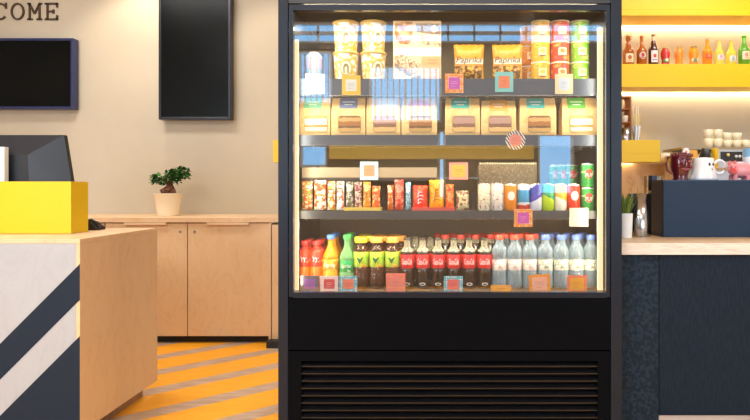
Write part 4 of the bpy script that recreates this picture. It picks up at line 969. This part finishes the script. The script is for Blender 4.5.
# things standing between mugs and machine (on a low riser on the service counter's rear edge)
D = 3.4
rz_ = thing('counter_riser', 'wooden riser behind the blue box carrying small cups', 'riser', (X(680, D), D-.04, ct))
zr_ = 1.2+(CY-168)/F*D
MB().box(0, .42, 0, .09, zr_-.012-ct, zr_-ct).box(0, .012, 0, .09, 0, zr_-.0125-ct).box(.408, .42, 0, .09, 0, zr_-.0125-ct).build('riser_body', M['backsplash'], rz_)
def simple_cup(name, label, px, y0, wpx, colr, top=.9, D=3.4):
    k = D/F; h = (168-y0)*k-.002; r = wpx/2*k
    tag(MB().lathe([(r*top, 0), (r, h), (r-.003, h), (r*top-.003, .005), (.001, .005)], seg=24).build(name, pm(colr, .4), loc=(X(px, D), D, zr_+.001)), label, 'cup')
simple_cup('orange_bowl', 'orange cup between the face mug and the ghost mug', 690.5, 150.5, 13, '#f0a836')
simple_cup('yellow_cup', 'slim yellow cup just right of the black cone behind the ghost mug', 715.2, 148.5, 6.5, '#e8b914')
k = D/F
tag(MB().lathe([(7.6*k, 0), (7.5*k, .02), (3.4*k, 19.4*k), (.001, 19.4*k)], seg=24).build('black_cone', pm('#18181c', .4), loc=(X(705, D), D+.0, zr_+.001)), 'black truncated cone rising behind the ghost mug', 'cone')

# ------------------------------------------------------------------ right: yellow wall shelves
YD = 4.86; sY = YD/F
def wbox(name, label, x0, x1, py0, py1, D=YD, colr=None):
    za_, zb_ = EZ+(CY-py1)*D/F, EZ+(CY-py0)*D/F; zt_ = min(zb_-.012, za_+.07)
    return tag(MB().box(x0, x1, D, WY-.055, za_, zt_).box(x0, x1, D, WY-.001, zt_, zb_).build(name, colr or M['yellow'], bevel=.001), label, 'shelf')
wbox('wall_shelf', 'yellow box shelf on the wall carrying ten drink bottles', .3, 3.6, 64, 87)
wbox('wall_shelf', 'short yellow box shelf running behind the cooler at mid height', X(273, YD), X(660, YD), 140, 162)
wbox('wall_shelf', 'highest yellow shelf along the wall above the bottles', .3, 3.6, 8, 15.5, 4.82)
tag(MB().box(.3, 3.6, 4.9, WY-.001, EZ+(CY-8)*4.82/F+.001, CH-.001).build('wall_cupboard', M['yellow']), 'dark yellow wall cupboard above the highest shelf', 'cupboard')
zl = EZ+(CY-87)*sY
for (z, x0, x1, y_) in ((zl+.028, .5, 3.5, 5.142), (EZ+(CY-15.5)*4.82/F+.028, .5, 3.5, 5.142), (EZ+(CY-162)*sY+.028, .6, 1.65, 5.142)):
    bar_ = tag(MB().box(x0, x1, y_-.01, y_+.01, z+.002, z+.0115).build('light_strip', pm('#fff2d8', .5, emit=5)), 'warm light strip under the %s yellow shelf' % ('bottle' if z == zl+.028 else 'highest' if z > 2.2 else 'short mid-height'), 'light strip')
    area('strip_light', ((x0+x1)/2, y_, z), (x1-x0, .014), 9*(x1-x0)/3, (1, .88, .68), (math.radians(0), 0, 0))
# bottles on the top yellow shelf
zs_ = EZ+(CY-64)*sY+.001; DB = 4.93; kb_ = DB/F
def bar_bottle(px, top, wpx, glass, label_c, label_r, cap, label, neck=.45, neckc=None, patch=None, bulb=False, swing=False, opac=None):
    h, r = (64-top)*kb_*.985, wpx/2*kb_*1.1; neck *= .84
    t = thing('drink_bottle', label, 'bottle', (X(px, DB), DB, zs_), 'bottles on the yellow wall shelf')
    gmat = clearmat('bottle_glass', glass, opac, .1) if opac else pm(glass, .15, coat=.5)
    if bulb: prof = [(r*.8, 0), (r*.82, h*.1), (r*.72, h*.3), (r*.95, h*.5), (r, h*.65), (r*.88, h*.82), (r*.6, h*.92), (r*.6, h*.95)]
    else:
        nr = r*(.36 if not swing else .42); s0 = 1-neck
        prof = [(r*.85, 0), (r, h*.02), (r, h*s0*.85), (r*.93, h*s0*.95), (r*.7, h*s0*1.08), (nr*1.25, h*s0*1.3), (nr, h*(s0*1.3+.05)), (nr, h*.95)]
    MB().lathe(prof, seg=22).build('bottle_body', gmat, t)
    if swing:
        e = MB(); e.tube([(nr*1.5*math.cos(q_), -nr*.2, h*.93+nr*1.9*math.sin(q_)) for q_ in [math.radians(v) for v in range(0, 361, 30)]], .003, 6); e.lathe([(nr*.9, h*.951), (nr*.8, h)], seg=14); e.build('swing_stopper', pm(cap, .3, .5), t)
    else: MB().lathe([(prof[-1][0]*1.15, h*.951), (prof[-1][0]*1.15, h*.995), (prof[-1][0]*.9, h), (.001, h)], seg=16).build('cap', pm(cap, .3, .6), t)
    if label_c:
        z0, z1 = label_r; rr = max(p[0] for p in prof)*1.01
        e = MB(); wrap(e, rrect(r*1.5, (z1-z0)*h, .006) if patch != 'round' else ellipse(r*.75, r*.75), rr, 0, (z0+z1)/2*h, .0006, 0)
        wrap(e, ellipse(r*.35, r*.4), rr, 0, (z0+z1)/2*h+.004, .0014, 1); wrap(e, [(-r*.5, -.004), (r*.5, -.004), (r*.5, .004), (-r*.5, .004)], rr, 0, z0*h+(z1-z0)*h*.2, .0014, 2)
        e.build('label', [pm(label_c[0], .5), pm(label_c[1], .5), pm(label_c[2], .5)], t)
    if neckc: MB().lathe([(prof[-1][0]*1.04, h*.74), (prof[-1][0]*1.03, h*.93)], seg=16, cap=False).build('neck_foil', pm(neckc, .4), t)
bar_bottle(628.3, 32.8, 10.2, '#a8561e', ('#f2dcb8', '#b8601e', '#e8a24c'), (.08, .36), '#b4a468', 'amber swing-top bottle with cream label, first from the cooler', .58, swing=True)
bar_bottle(641.5, 34, 8.8, '#b05a1e', ('#d8d0b8', '#c22a3c', '#c22a3c'), (.2, .44), '#c4542c', 'amber beer bottle with round red badge, second from the cooler', .52, patch='round')
bar_bottle(653.3, 32.4, 8.8, '#4c1c14', ('#f0e6e0', '#d83a34', '#4a68a0'), (.08, .46), '#8a6a4a', 'dark brown bottle with white, red and blue label', .50, neckc='#d8c8a0')
bar_bottle(665.3, 46, 8.4, '#d42a22', ('#4c8c34', '#e8e0c0', '#4c8c34'), (.15, .32), '#c8a850', 'small red juice bottle with green band', bulb=True)
bar_bottle(679, 45.3, 8.4, '#ee9426', None, None, '#b49a58', 'small plain orange juice bottle', bulb=True, opac=.8)
bar_bottle(693.4, 45, 8.6, '#f29a20', ('#e4dcb4', '#7a8a58', '#5a6a48'), (.16, .34), '#8a7a48', 'small orange juice bottle with pale low label', bulb=True, opac=.85)
bar_bottle(707.2, 36.8, 8.2, '#f09a14', ('#d8502a', '#e88a4a', '#c8341e'), (.22, .42), '#b0a078', 'golden orange longneck bottle with red label', .50, opac=.7)
bar_bottle(719.2, 38, 8.2, '#ece45a', ('#efe0dc', '#c89ab0', '#d8c8d0'), (.2, .4), '#c0ac84', 'pale yellow bottle beside the golden orange one', .55, opac=.5)
bar_bottle(731.2, 38, 8.0, '#f0e040', ('#e4e2e0', '#b0b0a8', '#8a8a88'), (.14, .36), '#b8a67c', 'pale yellow bottle beside the green bottle', .55, opac=.55)
bar_bottle(744, 34, 9.6, '#5aa028', ('#f0d8b8', '#d89080', '#c8b070'), (.18, .46), '#4a9428', 'green bottle with cream label, farthest from the cooler', .50, neckc='#7cc83a')
# things on the short shelf
zm_ = EZ+(CY-140)*sY+.001
rk = thing('wooden_rack', 'small open wooden rack beside the cooler above the short yellow shelf', 'rack', (X(631.5, 4.98), 4.98, zm_))
zt3 = 1.2+(CY-96)*4.98/F-zm_
MB().box(-.014, 0, 0, .15, 0, zt3).box(-.4, -.014, 0, .15, zt3-.014, zt3).box(-.4, -.014, 0, .15, .262, .272).box(-.4, -.014, 0, .15, .15, .16).box(-.4, -.386, 0, .15, 0, zt3-.0145).build('rack_frame', pm('#a8652c', .5), rk)
for k, (dx, zz, cc) in enumerate(((-.05, .16, '#f0e8da'), (-.035, .272, '#c87838'))):
    pass
tag(MB().lathe([(.018, 0), (.024, .03), (.022, .05), (.012, .052)], seg=16).build('spice_jar', pm('#f0e2d0', .4), loc=(X(631.5, 4.98)-.045, 5.0, zm_+.161)), 'small white jar in the wooden rack', 'jar')
tag(MB().lathe([(.03, 0), (.035, .1), (.032, .1), (.028, .005), (.001, .005)], seg=20).build('steel_shaker', M['steel'], loc=(X(626, 4.92), 4.92, zm_)), 'steel shaker cup in front of the wooden rack', 'shaker')
sg = thing('straw_glass', 'ribbed glass holding pale straws on the short yellow shelf', 'glass', (X(636.3, 4.93), 4.93, zm_))
MB().lathe([(.027, 0), (.036, .12), (.033, .12), (.025, .01), (.001, .01)], seg=22).build('glass_body', patt('stripes', ['#8f949a', '#d8dadc'], 14, .2), sg)
e = MB()
for k in range(10): a_ = k*.63; e.tube([(.015*math.cos(a_), .015*math.sin(a_), .012), (.028*math.cos(a_), .022*math.sin(a_), .22+.03*(k % 3))], .0035, 6, k % 3 == 0)
e.build('straws', [pm('#efe6cc', .5), pm('#e8cf6a', .5)], sg)
zb2 = 1.396+.001
tag(MB().lathe([(.026, 0), (.034, .01), (.037, .07), (.034, .07), (.001, .06)], seg=22).build('white_bowl', pm('#f4ead2', .4), loc=(X(665, 5.1)+.003, 5.105, 1.201+(CY-161.8)*5.1/F)), 'small white cup on the ledge right of the short yellow shelf', 'cup')
tag(MB().box(X(660, YD)+.002, X(671, YD)+.08, 5.05, WY-.0205, 1.201+(CY-161.8)*5.1/F-.014, 1.2+(CY-161.8)*5.1/F).build('wood_ledge', M['backsplash']), 'thin wooden ledge at the right end of the short yellow shelf', 'ledge')
COL.objects.unlink(pt); bpy.data.objects.remove(pt)
